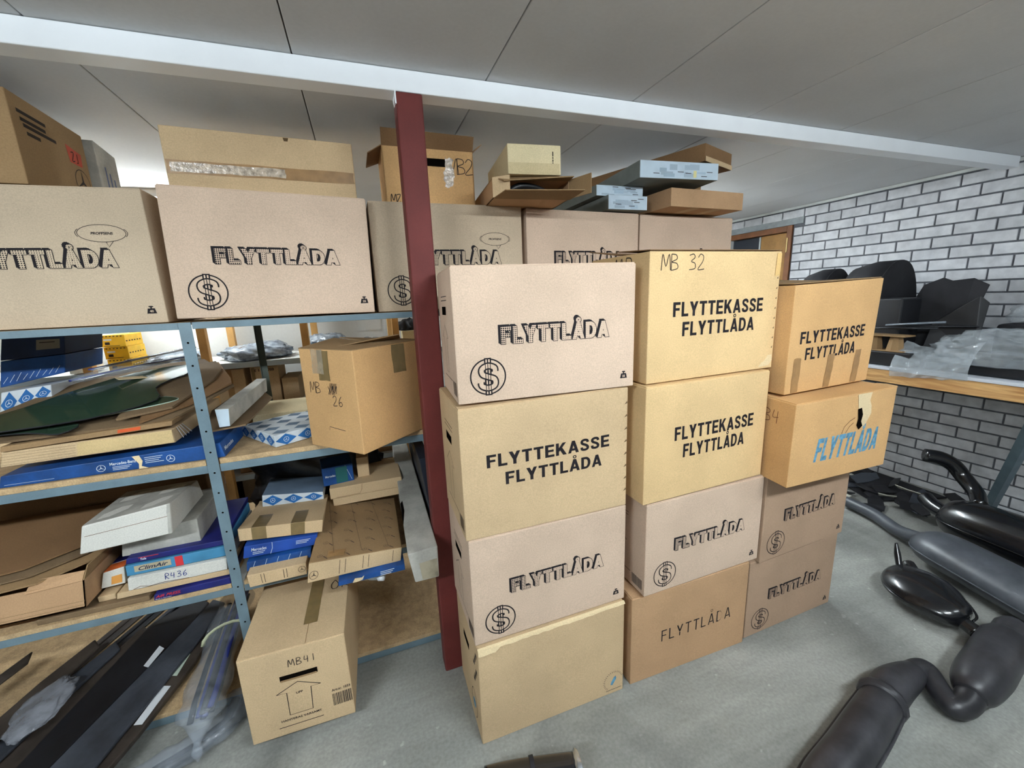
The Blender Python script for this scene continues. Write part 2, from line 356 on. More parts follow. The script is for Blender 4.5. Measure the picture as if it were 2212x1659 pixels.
def bubble(c, f, cx, cy, rx, ry):
    e = c.pr(f, join2d(ribbon2d(ell2d(cx, cy, rx, ry, 40), .0016, True), ribbon2d(ell2d(cx, cy, rx*1.07, ry*1.02, 10, -.4, .5), .0016), ribbon2d(ell2d(cx, cy, rx*1.07, ry*1.02, 10, math.pi-.5, math.pi+.4), .0016),
        ribbon2d([(cx+.1*rx, cy-.98*ry), (cx+.18*rx, cy-1.6*ry), (cx+.42*rx, cy-.88*ry)], .0016)), INK, 'speech_bubble', 0.0005)
    c.pr(f, fit2d(text2d('PROFFSENS', ry*.28, 0.03, 0.2), cx-.46*rx, cx+.46*rx, cy-.14*ry), INK, 'bubble_text', 0.0006, parent=e)
def kasse(c, f, x0, x1, y0, x2, x3, y1, h):
    c.pr(f, word2d('FLYTTEKASSE', x0, x1, y0, h), INK, 'lettering', .0006)
    c.pr(f, word2d('FLYTTLÅDA', x2, x3, y1, h), INK, 'lettering', .0006)
def side_print(c, f='left'):
    """small print, hand hole, arrow and bar code on the short side of a moving box"""
    W, H = c.size(f)
    c.patch(f, W*.36, H*.66, W*.64, H*.725, HOLE, 'hand_hole', 0.0005)
    c.pr(f, join2d(rect2d(W*.3, H*.80, W*.7, H*.806), rect2d(W*.3, H*.77, W*.7, H*.776), ribbon2d([(W*.5,H*.58),(W*.68,H*.48),(W*.58,H*.48),(W*.58,H*.2),(W*.42,H*.2),(W*.42,H*.48),(W*.32,H*.48)], .0022, True), rect2d(W*.25, H*.15, W*.75, H*.156)), INK, 'arrow_print', 0.0006)
    bars = []; x = W*.78
    while x < W*.95:
        b = random.uniform(.001, .003); bars.append(rect2d(x, H*.05, x+b, H*.16)); x += b+random.uniform(.001, .0025)
    c.pr(f, join2d(*bars), INK, 'bar_code', 0.0006)
# ================================================================== SETTING
XR, YB, YF, XL, ZC = 3.77, 3.5, -2.6, -4.0, 2.186
def struct(o): o['kind'] = 'structure'; return o
# ---- floor: worn grey concrete
def floor_mat():
    m = bpy.data.materials.new('worn_concrete'); m.use_nodes = True; N = m.node_tree.nodes; L = m.node_tree.links; b = N['Principled BSDF']
    tc = N.new('ShaderNodeTexCoord'); out = None
    def noise(scale, detail, stretch=None, dist=0.0):
        n = N.new('ShaderNodeTexNoise'); n.inputs['Scale'].default_value = scale; n.inputs['Detail'].default_value = detail; n.inputs['Distortion'].default_value = dist
        if stretch:
            mp = N.new('ShaderNodeMapping'); mp.inputs['Scale'].default_value = stretch; mp.inputs['Rotation'].default_value = (0, 0, 0.6)
            L.new(tc.outputs['Object'], mp.inputs['Vector']); L.new(mp.outputs[0], n.inputs['Vector'])
        else: L.new(tc.outputs['Object'], n.inputs['Vector'])
        return n
    def ramp(n, a, b_, c0, c1):
        r = N.new('ShaderNodeMapRange'); r.inputs['From Min'].default_value = a; r.inputs['From Max'].default_value = b_; r.inputs['To Min'].default_value = c0; r.inputs['To Max'].default_value = c1
        L.new(n.outputs['Fac'], r.inputs['Value']); return r
    big = ramp(noise(1.6, 6, None, 0.8), 0.35, 0.65, 0.0, 1.0)
    mx = N.new('ShaderNodeMix'); mx.data_type = 'RGBA'; mx.inputs['A'].default_value = rgb(122, 123, 119); mx.inputs['B'].default_value = rgb(162, 163, 157); L.new(big.outputs[0], mx.inputs['Factor'])
    st = ramp(noise(3.0, 5, (0.35, 3.0, 1.0), 1.5), 0.40, 0.62, 0.91, 1.03); gr = ramp(noise(90, 3), 0.3, 0.7, 0.86, 1.12); sp = ramp(noise(26, 2), 0.70, 0.76, 1.0, 1.45)
    src = mx.outputs['Result']
    for r in (st, gr, sp):
        v = N.new('ShaderNodeVectorMath'); v.operation = 'SCALE'; L.new(src, v.inputs[0]); L.new(r.outputs[0], v.inputs['Scale']); src = v.outputs['Vector']
    L.new(src, b.inputs['Base Color'])
    rr = ramp(noise(5, 4), 0.3, 0.7, 0.5, 0.75); L.new(rr.outputs[0], b.inputs['Roughness'])
    bp = N.new('ShaderNodeBump'); bp.inputs['Strength'].default_value = 0.25; bp.inputs['Distance'].default_value = 0.003; L.new(noise(60, 4).outputs['Fac'], bp.inputs['Height']); L.new(bp.outputs[0], b.inputs['Normal'])
    return m
struct(boxo('floor', (XL, YF, -0.1), (XR+0.2, YB+0.1, 0), floor_mat()))
# ---- ceiling: wide painted boards with open joints
PAINTC = mat('ceiling_paint', rgb(206, 206, 206), 0.7, 0.03, 2.5, 0.02, 90.0, spec=0.25)
ceil = struct(boxo('ceiling', (XL, YF, ZC+0.014), (XR+0.2, YB+0.1, ZC+0.1), mat('joint_dark', rgb(104, 100, 96), 0.9)))
k = -7
while -0.104+0.565*k < XR:
    x0 = max(-0.104+0.565*k, XL)+0.0016; x1 = min(-0.104+0.565*(k+1), XR)-0.0016
    bevel(boxo('ceiling_panel', (x0, YF, ZC+0.001), (x1, YB, ZC+0.013), PAINTC, ceil), 0.0025, 2); k += 1
# ---- white walls out of and in the picture
WALLW = mat('white_wall_paint', rgb(222, 224, 222), 0.75, 0.03, 1.5, 0.02, 60.0, spec=0.25)
struct(boxo('wall_back', (XL, YB, 0), (XR+0.2, YB+0.1, ZC), WALLW))
WALLG = mat('grey_wall_paint', rgb(128, 128, 124), 0.8, 0.05)
struct(boxo('wall_left', (XL-0.1, YF, 0), (XL, YB, ZC), WALLG))
struct(boxo('wall_front', (XL, YF-0.1, 0), (XR+0.2, YF, ZC), WALLG))
# ---- brick wall on the right
def brick_mat():
    m = bpy.data.materials.new('painted_brick'); m.use_nodes = True; N = m.node_tree.nodes; L = m.node_tree.links; b = N['Principled BSDF']
    b.inputs['Roughness'].default_value = 0.8; b.inputs['Specular IOR Level'].default_value = 0.2
    oi = N.new('ShaderNodeObjectInfo'); geo = N.new('ShaderNodeNewGeometry')
    n = N.new('ShaderNodeTexNoise'); n.inputs['Scale'].default_value = 16; n.inputs['Detail'].default_value = 6; L.new(geo.outputs['Position'], n.inputs['Vector'])
    r = N.new('ShaderNodeMapRange'); r.inputs['From Min'].default_value = 0.3; r.inputs['From Max'].default_value = 0.7; L.new(n.outputs['Fac'], r.inputs['Value'])
    mx = N.new('ShaderNodeMix'); mx.data_type = 'RGBA'; mx.inputs['A'].default_value = rgb(186, 187, 191); mx.inputs['B'].default_value = rgb(216, 217, 220); L.new(r.outputs[0], mx.inputs['Factor'])
    r2 = N.new('ShaderNodeMapRange'); r2.inputs['To Min'].default_value = 0.86; r2.inputs['To Max'].default_value = 1.08; L.new(oi.outputs['Random'], r2.inputs['Value'])
    v = N.new('ShaderNodeVectorMath'); v.operation = 'SCALE'; L.new(mx.outputs['Result'], v.inputs[0]); L.new(r2.outputs[0], v.inputs['Scale']); L.new(v.outputs[0], b.inputs['Base Color'])
    n2 = N.new('ShaderNodeTexNoise'); n2.inputs['Scale'].default_value = 120; L.new(geo.outputs['Position'], n2.inputs['Vector'])
    bp = N.new('ShaderNodeBump'); bp.inputs['Strength'].default_value = 0.4; bp.inputs['Distance'].default_value = 0.003; L.new(n2.outputs['Fac'], bp.inputs['Height']); L.new(bp.outputs[0], b.inputs['Normal'])
    return m
BRICK = brick_mat(); MORTAR = mat('mortar', rgb(98, 100, 105), 0.95, 0.1, 30.0, 0.1, 150.0, spec=0.1)
DY0, DY1, DZ1 = 2.815, 3.50, 2.035        # door opening in the brick wall
bm = bmesh.new(); box_bm(bm, (XR+0.006, YF, 0), (XR+0.2, DY0, ZC)); box_bm(bm, (XR+0.006, DY0, DZ1), (XR+0.2, YB, ZC))
wallr = struct(bmo('wall_right', bm, MORTAR))
PIT, CRS, JT = 0.2045, 0.0755, 0.0105
brick_me = {}; rest = bmesh.new()
def brick_mesh(ln, h):
    key = (round(ln, 3), round(h, 3))
    if key not in brick_me:
        b2 = bmesh.new(); box_bm(b2, (0, 0, 0), (0.012, ln, h)); me = bpy.data.meshes.new('brick'); bmesh.ops.recalc_face_normals(b2, faces=b2.faces)
        bmesh.ops.bevel(b2, geom=[e for e in b2.edges if all(v.co.x < 1e-6 for v in e.verts)], offset=0.002, segments=1, affect='EDGES'); b2.to_mesh(me); b2.free(); me.materials.append(BRICK); brick_me[key] = me
    return brick_me[key]
row = 0; zc = 2.124
while zc > -0.03:
    z0 = max(zc-CRS/2+JT/2, 0.0); z1 = min(zc+CRS/2-JT/2, ZC-0.002)
    off = 1.701 if row % 2 == 0 else 1.599
    y = off-PIT*25
    while y < YB:
        a = y+JT/2; b_ = min(y+PIT-JT/2, YB-0.001)
        blk = None
        if zc < DZ1+0.08 and b_ > DY0-0.02:
            if zc > DZ1-0.005: blk = 2.72          # concrete lintel sits here
            else: blk = DY0-0.002
            if b_ > blk: b_ = blk-JT
        if b_-a > 0.015 and z1-z0 > 0.015:
            if b_ > 1.08:
                o = bpy.data.objects.new('brick', brick_mesh(b_-a, z1-z0)); COL.objects.link(o); o.parent = wallr
                o.location = (XR-0.001+random.uniform(-0.0012, 0.0012), a, z0)
            elif b_ > -1.2: box_bm(rest, (XR, a, z0), (XR+0.012, b_, z1))
        y += PIT
    zc -= CRS; row += 1
tag(bmo('brickwork', rest, BRICK, wallr), None, None, kind='stuff')
boxo('lintel', (XR, 2.725, DZ1+0.004), (XR+0.02, YB, DZ1+0.072), mat('concrete_lintel', rgb(150, 156, 158), 0.9, 0.08, 20.0), wallr)
tr = struct(boxo('trim_1', (XR-0.022, 0.4, ZC-0.020), (XR-0.002, YB, ZC), mat('white_trim', rgb(205, 208, 205), 0.6), None, 0.003))
# ---- door in the brick wall
WOODF = mat('brown_door_frame', rgb(122, 78, 46), 0.5, 0.14, 9.0, 0.06, 90.0); WOODL = mat('oak_door_leaf', rgb(158, 116, 62), 0.5, 0.12, 7.0, 0.06, 60.0)
door = bpy.data.objects.new('door_1', None); COL.objects.link(door); door.location = (XR, DY0, 0); struct(door)
def dpart(n, lo, hi, m): return boxo(n, (lo[0], lo[1], lo[2]), (hi[0], hi[1], hi[2]), m, door, 0.003)
dpart('frame_jamb', (-0.012, 0.0, 0), (0.10, 0.05, DZ1), WOODF); dpart('frame_head', (-0.012, 0.05, DZ1-0.05), (0.10, YB-DY0, DZ1), WOODF)
dpart('door_leaf', (0.035, 0.055, 0.005), (0.075, 0.345, DZ1-0.055), WOODL); dpart('edge_strip', (0.028, 0.346, 0.005), (0.08, 0.362, DZ1-0.055), mat('pale_strip', rgb(190, 196, 196), 0.5))
dpart('opening_sheet', (0.05, 0.363, 0.005), (0.07, YB-DY0, DZ1-0.055), mat('opening_shade', rgb(46, 50, 58), 0.3, 0.1))  # flat dark sheet: the shade of the door opening put into its colour
hg = dpart('hinge', (-0.018, 0.030, 1.80), (-0.011, 0.042, 1.93), mat('brass', rgb(206, 178, 120), 0.3, metal=0.8)); hg['label'] = 'brass hinge'
# ---- beam under the ceiling and the steel post that carries it
WHITEB = mat('glossy_white_beam_paint', rgb(246, 249, 253), 0.4, 0.02, 6.0, spec=0.5)
tag(boxo('cross_beam', (XL, 1.430, 2.125), (3.715, 1.500, ZC), WHITEB, None, 0.003), 'long white painted beam running under the ceiling on top of the red post', 'beam')
post = thing('support_post', 'dark red painted steel post standing left of the box stacks', 'post', (0.2105, 1.466, 0))
b_ = boxo('shaft', (-0.041, -0.036, 0.0), (0.041, 0.036, 2.125), POSTRED, post); bevel(b_, 0.006, 3)
bm = bmesh.new()
for x, y, h in ((-.0415, -.03, .035), (-.0415, -.012, .018), (-.0415, .01, .028), (-.0415, .026, .012)): box_bm(bm, (x-.0012, y-.006, 2.125-h), (x+.002, y+.006, 2.1255))
bmo('paint_runs', bm, WHITEB, post)['label'] = 'white paint drips at the top'
# ---- fluorescent ceiling lamps (out of the picture)
def emis(name, col, st):
    m = bpy.data.materials.new(name); m.use_nodes = True; N = m.node_tree.nodes; e = N.new('ShaderNodeEmission'); e.inputs[0].default_value = (*col, 1); e.inputs[1].default_value = st
    m.node_tree.links.new(e.outputs[0], N['Material Output'].inputs[0]); return m
HOUS = mat('lamp_housing', rgb(225, 225, 225), 0.4)
WHERE = ['above and right of the camera', 'above and left of the camera', 'near the bench, added to brighten the beam end', 'by the back wall above the left rack', 'in the aisle near the door']
for i, (x, y, ln, st) in enumerate(LAMPS):
    t = thing('fluorescent_lamp', 'twin tube fluorescent lamp on the ceiling '+WHERE[i], 'lamp', (x, y, ZC))
    boxo('housing', (-ln/2-.03, -.07, -.042), (ln/2+.03, .07, 0.0), HOUS, t, .004)
    em = emis('tube_light_%d' % i, LAMP_COL, st)
    for yy in (-.04, .04): tubeo('tube', [(-ln/2, yy, -.060, .013), (ln/2, yy, -.060, .013)], em, t, 10)
# ================================================================== MOVING BOXES IN FRONT: three stacks, built from the floor up
G1, G2, G3 = 'boxes of the stack beside the red post', 'boxes of the middle stack', 'boxes of the right stack'
def mbox(label, fl, z0, yaw, w, d, h, m, co=None, group=None, bulge=0.004, flaps=1, name='moving_box'):
    return Carton(name, label, 'box', corners(fl, z0, yaw, w, d, h, co), m, group, bulge, flaps=flaps)
def comic(c, W=None, ink=1.0, bub=False, num='25', base=PINKC, m=CB_PINK, dm='dots_pink', f='front', dol=True, lw=0.0042):
    W, H = c.size(f)
    comic_word(c, f, W*.235, W*.835, H*.435, H*.122, base, dm)
    if dol: dollar(c, f, W*.158, H*.195, H*.134, None, lw, m)
    weight(c, f, W*.935, H*.075, W*.044, num, m)
    if bub: bubble(c, f, W*.80, H*.68, W*.10, H*.062)
# -- stack beside the post
c = mbox('plain tan box with small blue mark, lowest of the stack beside the red post', (.233, 1.104), 0, -.6, .561, .315, .389, CB_TAN, {'FLT': (.004,0,-.010)}, G1, .006)
W, H = c.size('front')
c.pr('front', join2d(*[ribbon2d([(W*.92+math.cos(a)*.036, H*.15+math.sin(a)*.036), (W*.92+math.cos(a)*.043, H*.15+math.sin(a)*.043)], .0022) for a in [math.radians(20+11*i) for i in range(20)]], rect2d(W*.865, H*.045, W*.985, H*.052)), mat('brown_print', rgb(96, 84, 70), 0.8), 'round_mark')
c.pr('front', ([(W*.90,H*.11),(W*.915,H*.10),(W*.945,H*.165),(W*.94,H*.20),(W*.925,H*.19),(W*.905,H*.14)], [(0,1,2,3,4,5)]), INKB, 'blue_figure')
c.pr('left', join2d(ribbon2d(ell2d(.24, .10, .03, .06, 24), .003, True)), INK, 'round_mark'); c.pr('left', disc2d(.24, .10, .016, 12, .02), INKB, 'blue_figure')
c.pr('left', join2d(*[rect2d(.255+.012*(i % 3), .22+.022*i, .262+.012*(i % 3)+.008, .236+.022*i) for i in range(6)]), INK, 'print')
c.patch('left', .12, .28, .20, .305, HOLE, 'hand_hole')
# torn paper along the upper edge
bm = bmesh.new(); pts = []
for i in range(30):
    u = i/29; wd = .004+.004*random.random()+(.012 if u < .12 else 0)
    pts.append((c.at('front', u, 1.0, .001), c.at('front', u, 1-wd/H, .0035+.002*random.random()+(.004 if u < .12 else 0)), c.at('top', u, .015, .004)))
vr = [[bm.verts.new(p) for p in q] for q in pts]
for a, b in zip(vr, vr[1:]): bm.faces.new((a[0], b[0], b[1], a[1])); bm.faces.new((a[2], b[2], b[0], a[0]))
bmo('torn_edge', bm, CB_EDGE, c.root)['label'] = 'torn pale paper edge'
c = mbox('pinkish moving box with dollar emblem, second from floor beside the red post', (.232, 1.111), .394, 0, .569, .310, .375, CB_PINK, None, G1)
comic(c); side_print(c)
c = mbox('tan FLYTTEKASSE box with notched right edge, third from floor beside the red post', (.227, 1.113), .773, -.5, .571, .306, .421, CB_TAN, {'FLT': (0,0,-.006)}, G1)
W, H = c.size('front'); kasse(c, 'front', W*.135, W*.875, H*.545, W*.235, W*.825, H*.395, H*.098); side_print(c)
for i in range(8):
    y = H*(.13+.105*i); c.pr('front', ([(W-.014, y), (W-.002, y+.004), (W-.004, y+.011)], [(0,1,2)]), mat('notch_shadow', rgb(92, 72, 46), 0.9), 'notch', .0008)
c = mbox('pinkish moving box with dollar emblem, topmost of the stack beside the red post', (.236, 1.129), 1.200, -3.1, .575, .292, .386, CB_PINK, {'BLT': (0,0,-.006)}, G1)
comic(c); side_print(c)
pyd('loose_flap', [c.at('top', .01, .3, .004), c.at('top', .10, .35, .004), c.at('top', .06, .95, .022), c.at('top', -.02, .9, .006)], [(0,1,2,3)], CB_PINK, c.root)
# -- middle stack
c = mbox('brownish box with plain FLYTTLÅDA letters, lowest of the middle stack', (.830, 1.102), 0, -1.4, .566, .33, .390, CB_BRN, {'FLT': (0,0,-.010)}, G2, .005)
W, H = c.size('front'); c.pr('front', word2d('FLYTTLÅDA', W*.235, W*.855, H*.40, H*.145, -.0028), INK, 'lettering')
c = mbox('pinkish moving box with dollar emblem, second from floor in the middle stack', (.868, 1.083), .396, .6, .568, .33, .367, CB_PINK, None, G2)
comic(c, lw=.0036); side_print(c)
c = mbox('yellow FLYTTEKASSE box without handwriting, third from floor in the middle stack', (.847, 1.078), .772, 1.5, .570, .33, .418, CB_YEL, None, G2, .006)
W, H = c.size('front'); kasse(c, 'front', W*.215, W*.875, H*.52, W*.285, W*.80, H*.36, H*.118)
c.pr('left', pen2d('1', .2, H*.6, .09, .004), PEN, 'handwriting')
c = mbox('yellow FLYTTEKASSE box with MB32 written on it, topmost of the middle stack', (.862, 1.099), 1.197, 1.5, .587, .33, .424, CB_YEL, None, G2, .006, flaps=0)
W, H = c.size('front'); kasse(c, 'front', W*.165, W*.865, H*.51, W*.235, W*.80, H*.355, H*.112)
c.pr('front', pen2d('MB 32', W*.075, H*.86, H*.118, .003, .74), PEN, 'handwriting'); c.pr('left', pen2d('MB', .15, H*.83, .062, .004, .95), PEN, 'handwriting')
for i in range(9): c.pr('front', ([(W-.016, H*(.10+.085*i)), (W-.008, H*(.10+.085*i)+.006), (W-.010, H*(.10+.085*i)-.003)], [(0,1,2)]), MATS['notch_shadow'], 'notch', .0008)
c.pr('front', ([(W-.075,.008),(W-.02,.012),(W-.004,.03),(W-.008,.052),(W-.03,.05),(W-.045,.03),(W-.06,.024)], [(0,1,2,3,4,5,6)]), CB_EDGE, 'torn_edge', .0016)['label'] = 'torn paper at the lower corner'
c.pr('front', ([(W-.03,H*.80),(W-.004,H*.80),(W-.002,H*.985),(W-.024,H*.985)], [(0,1,2,3)]), board('yellow_pale', rgb(224, 186, 124)), 'joint_flap', .0022)
for v0, v1, lift in ((0.0, .48, .012), (.5, 1.0, .030)):   # top flaps slightly open
    vs = [c.at('top', 0, v0, .002), c.at('top', 1, v0, .003), c.at('top', 1, v1, .004), c.at('top', -.02, v1, lift)]
    pyd('flap', vs + [v+V((0,0,.003)) for v in vs], [(3,2,1,0),(4,5,6,7),(0,1,5,4),(1,2,6,5),(2,3,7,6),(3,0,4,7)], CB_DARK, c.root)
# -- right stack
c = mbox('pinkish moving box with dollar emblem, lowest of the right stack', (1.416, 1.100), 0, .7, .550, .33, .369, CB_PBRN, None, G3); comic(c, base=rgb(176, 148, 124), m=CB_PBRN, dm='dots_brown', lw=.0032)
c = mbox('pinkish moving box with dollar emblem, second from floor in the right stack', (1.447, 1.084), .372, 2.0, .537, .33, .383, CB_PBRN, None, G3); comic(c, base=rgb(176, 148, 124), m=CB_PBRN, dm='dots_brown', lw=.0032)
c = mbox('torn orange-brown box with light blue FLYTTLÅDA letters, third from floor in the right stack', (1.416, .984), .762, -1.1, .542, .33, .325, CB_ORG, {'FLT': (.006,0,-.006), 'FRT': (.012,0,0), 'BRT': (.01,0,.0), 'BLB': (.035,0,0), 'BLT': (.035,0,0)}, G3, .004, flaps=1)
W, H = c.size('front'); wv, wf = word2d('FLYTTLÅDA', W*.22, W*.855, H*.26, H*.28, .001); c.pr('front', ([(x+.14*(y-H*.26), y) for x, y in wv], wf), INKB, 'lettering')
c.pr('left', pen2d('MB4', .16, H*.72, .05, .0028, .8), mat('brown_pen', rgb(120, 78, 50), .8), 'handwriting')
def blob2d(cx, cy, rx, ry, n=26, j=.25, seed=1):
    rnd = random.Random(seed); return [(cx+rx*(1+rnd.uniform(-j, j))*math.cos(2*math.pi*i/n), cy+ry*(1+rnd.uniform(-j, j))*math.sin(2*math.pi*i/n)) for i in range(n)], [tuple(range(n))]
c.pr('front', ([(W*.585,H),(W*.73,H),(W*.715,H*.90),(W*.735,H*.84),(W*.745,H*.74),(W*.70,H*.62),(W*.665,H*.58),(W*.64,H*.62),(W*.65,H*.74),(W*.60,H*.84)], [tuple(range(10))]), CB_EDGE, 'torn_patch', .0012)['label'] = 'peeled pale paper'
c.pr('front', ([(W*.595,H*.82),(W*.635,H*.83),(W*.655,H*.74),(W*.645,H*.66),(W*.665,H*.60),(W*.63,H*.56),(W*.60,H*.62),(W*.61,H*.70)], [tuple(range(8))]), HOLE, 'torn_hole', .0018)
c.pr('front', join2d(ribbon2d([(W*.46,H*.55),(W*.48,H*.63),(W*.53,H*.69),(W*.58,H*.72)], .003), ribbon2d([(W*.5,H*.55),(W*.53,H*.62),(W*.57,H*.66)], .003)), mat('crease', rgb(112, 80, 48), .9), 'crease')
vs = [c.at('top', .86, .02, .003), c.at('top', 1.0, .0, .003), c.at('top', 1.09, .08, -.004), c.at('top', 1.09, .20, -.002), c.at('top', 1.0, .24, .003)]
pyd('corner_tab', vs+[v-V((0,0,.004)) for v in vs], [(0,1,2,3,4),(9,8,7,6,5)]+[(i,5+i,5+(i+1) % 5,(i+1) % 5) for i in range(5)], CB_ORG, c.root)
c = mbox('sagging yellow FLYTTEKASSE box with three tape strips, topmost of the right stack', (1.462, 1.063), 1.096, 1.8, .510, .33, .415, CB_ORG, {'FLT': (.004,0,-.012), 'FRT': (.010,0,.004), 'FRB': (-.012,0,.004), 'BRT': (.01,0,-.004), 'BLT': (0,0,-.01)}, G3, .008, flaps=0)
W, H = c.size('front'); kasse(c, 'front', W*.10, W*.845, H*.465, W*.17, W*.75, H*.31, H*.112)
for x0 in (.06, .43, .77): c.patch('front', W*x0, .004, W*x0+W*.075, H*.335, TAPE, 'tape', .0012, 3, 8, .002)
for v0, v1, l0, l1 in ((0.02, .5, .004, .006), (.5, .99, .008, .035)):
    vs = [c.at('top', 0, v0, l0), c.at('top', .99, v0, .002), c.at('top', .99, v1, .004), c.at('top', 0.0, v1, l1)]
    pyd('flap', vs + [v+V((0,0,.003)) for v in vs], [(3,2,1,0),(4,5,6,7),(0,1,5,4),(1,2,6,5),(2,3,7,6),(3,0,4,7)], CB_DULL, c.root)
# -- box with the arrow on the floor
c = mbox('brown box MB41 with hand hole and up arrow, sticking out from under the shelf', (-.497, 1.347), .056, -1.5, .324, .56, .334, CB_TAN, None, None, .004, flaps=0)
W, H = c.size('front')
c.patch('front', W*.345, H*.655, W*.70, H*.715, HOLE, 'hand_hole', .0006); c.patch('front', W*.35, H*.648, W*.69, H*.668, CB_DULL, 'hole_flap', .0015)
c.pr('front', pen2d('MB41', W*.44, H*.80, .026, .0024, .95), PEN, 'handwriting')
c.pr('front', ribbon2d([(W*.50,H*.61),(W*.71,H*.51),(W*.615,H*.51),(W*.60,H*.235),(W*.38,H*.235),(W*.385,H*.51),(W*.29,H*.515)], .0026, True), INK, 'arrow_print')
for q in (fit2d(text2d('UPP', .008, .02), W*.47, W*.535, H*.47), fit2d(text2d('Art.nr. 1033', .010, .02), W*.80, W*.985, H*.36), fit2d(text2d('HANTERAS VARSAMT', .008, .02), W*.29, W*.68, H*.17), rect2d(W*.26, H*.10, W*.69, H*.108)): c.pr('front', q, INK, 'small_print')
bars = []; x = W*.80
while x < W*.985: b = random.uniform(.0012, .0032); bars.append(rect2d(x, H*.18, x+b, H*.33)); x += b+random.uniform(.0012, .003)
c.pr('front', join2d(*bars), INK, 'bar_code'); 
TW, TH = c.size('top')
for u0, u1 in ((.004, .62), (.626, .996)):
    vs = [c.at('top', u0, .004, 0), c.at('top', u1, .004, 0), c.at('top', u1, .996, 0), c.at('top', u0, .996, 0)]
    pyd('flap', vs + [v+V((0,0,.003)) for v in vs], [(3,2,1,0),(4,5,6,7),(0,1,5,4),(1,2,6,5),(2,3,7,6),(3,0,4,7)], CB_TAN, c.root)
c.patch('top', TW*.57, TH*.16, TW*.71, TH*.99, TAPEG, 'tape', .0045, 3, 8); c.pr('top', pen2d('OK', TW*.80, TH*.45, .055, .003), PEN, 'handwriting', .0045)
# ================================================================== ROW OF MOVING BOXES ON THE TOP SHELF
ZT = 1.462; GS = 'moving boxes on the top shelf'
c = mbox('greyish moving box with speech bubble print, leftmost on the top shelf', (-1.182, 1.66), ZT, -.6, .59, .34, .400, CB_GREY, {'FRT': (-.002,0,.004)}, GS)
comic(c, bub=True, num='40', base=rgb(195, 176, 152), m=CB_GREY, dm='dots_grey', dol=False)
c = mbox('pinkish moving box on the top shelf between the left end box and the red post', (-.554, 1.62), ZT+.002, 0, .603, .34, .394, CB_PINK, {'FLT': (.010,0,.016), 'FLB': (-.003,0,.008), 'FRT': (.008,0,-.004)}, GS, .002)
W, H = c.size('front'); comic_word(c, 'front', W*.215, W*.825, H*.43, H*.115); dollar(c, 'front', W*.16, H*.205, H*.135); weight(c, 'front', W*.945, H*.085, W*.044, '25')
c = mbox('greyish moving box with speech bubble print behind the red post', (.064, 1.66), ZT, 1.0, .60, .34, .394, CB_GREY, {'FRT': (0,0,.002)}, GS)
comic(c, bub=True, num='40', base=rgb(195, 176, 152), m=CB_GREY, dm='dots_grey', lw=.0038)
c = mbox('pinkish moving box on the top shelf right behind the tallest front stacks', (.684, 1.669), ZT, 3.0, .580, .34, .389, CB_PINK, None, GS); comic(c)
c = mbox('pinkish moving box with vertical creases, rightmost on the top shelf', (1.289, 1.724), ZT, 1.4, .591, .34, .391, CB_PINK, None, GS); comic(c)
W, H = c.size('front')
for x in (.33, .62): c.patch('front', W*x, .0, W*x+.003, H, board('pink_light', rgb(206, 180, 156)), 'crease', .0006, 1, 8)
# ================================================================== STEEL SHELF behind the post
shelf = thing('steel_shelf', 'long grey-blue steel shelf with chipboard boards behind the red post', 'shelf', (0.0, 1.95, 0))
def sp_(n, lo, hi, m, bev=.0012): return boxo(n, (lo[0], lo[1]-1.95, lo[2]), (hi[0], hi[1]-1.95, hi[2]), m, shelf, bev)
def angle(n, x, y, z0, z1, sx, sy, m, wd=.034, th=.003):
    """upright of L section: corner at x,y, flanges towards sx and sy"""
    bm = bmesh.new(); xs = sorted((x, x+sx*wd)); ys = sorted((y, y+sy*th)); box_bm(bm, (xs[0], ys[0]-1.95, z0), (xs[1], ys[1]-1.95, z1))
    xs = sorted((x, x+sx*th)); ys = sorted((y+sy*th, y+sy*wd*.36)); box_bm(bm, (xs[0], ys[0]-1.95, z0), (xs[1], ys[1]-1.95, z1))
    return bmo(n, bm, m, shelf)
UX = [-1.75, -.551, .66, 1.93]; YS0, YS1 = 1.600, 2.315
for i, x in enumerate(UX):
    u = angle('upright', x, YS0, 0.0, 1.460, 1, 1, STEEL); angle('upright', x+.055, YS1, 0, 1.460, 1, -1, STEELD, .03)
    for zz in [.12+.075*k for k in range(18)]:
        if i == 1: pyd('bolt_hole', [V((x+.017+.0035*math.cos(a), YS0-.0004-1.95, zz+.0035*math.sin(a))) for a in [k*math.pi/4 for k in range(8)]], [tuple(range(8))], HOLE, shelf)
LEV = [(.004, .034, .052), (.468, .494, .511), (.945, .973, .992), (1.438, 1.4598, 1.4595)]
for b0, b1 in zip(UX, UX[1:]):
    for z0, z1, zb in LEV:
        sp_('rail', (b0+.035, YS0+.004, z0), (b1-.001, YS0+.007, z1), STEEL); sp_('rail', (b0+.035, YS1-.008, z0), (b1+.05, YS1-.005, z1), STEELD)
        sp_('rail', (b0+.038, YS0+.008, z0), (b0+.041, YS1-.009, z1), STEEL)
        top = zb > 1.4
        sp_('shelf_board', (b0+.037, YS0+(.008 if top else .004), z1+.0005-(.012 if top else 0)), (b1-.003, YS1-.009, zb), PARTICLE, .001)
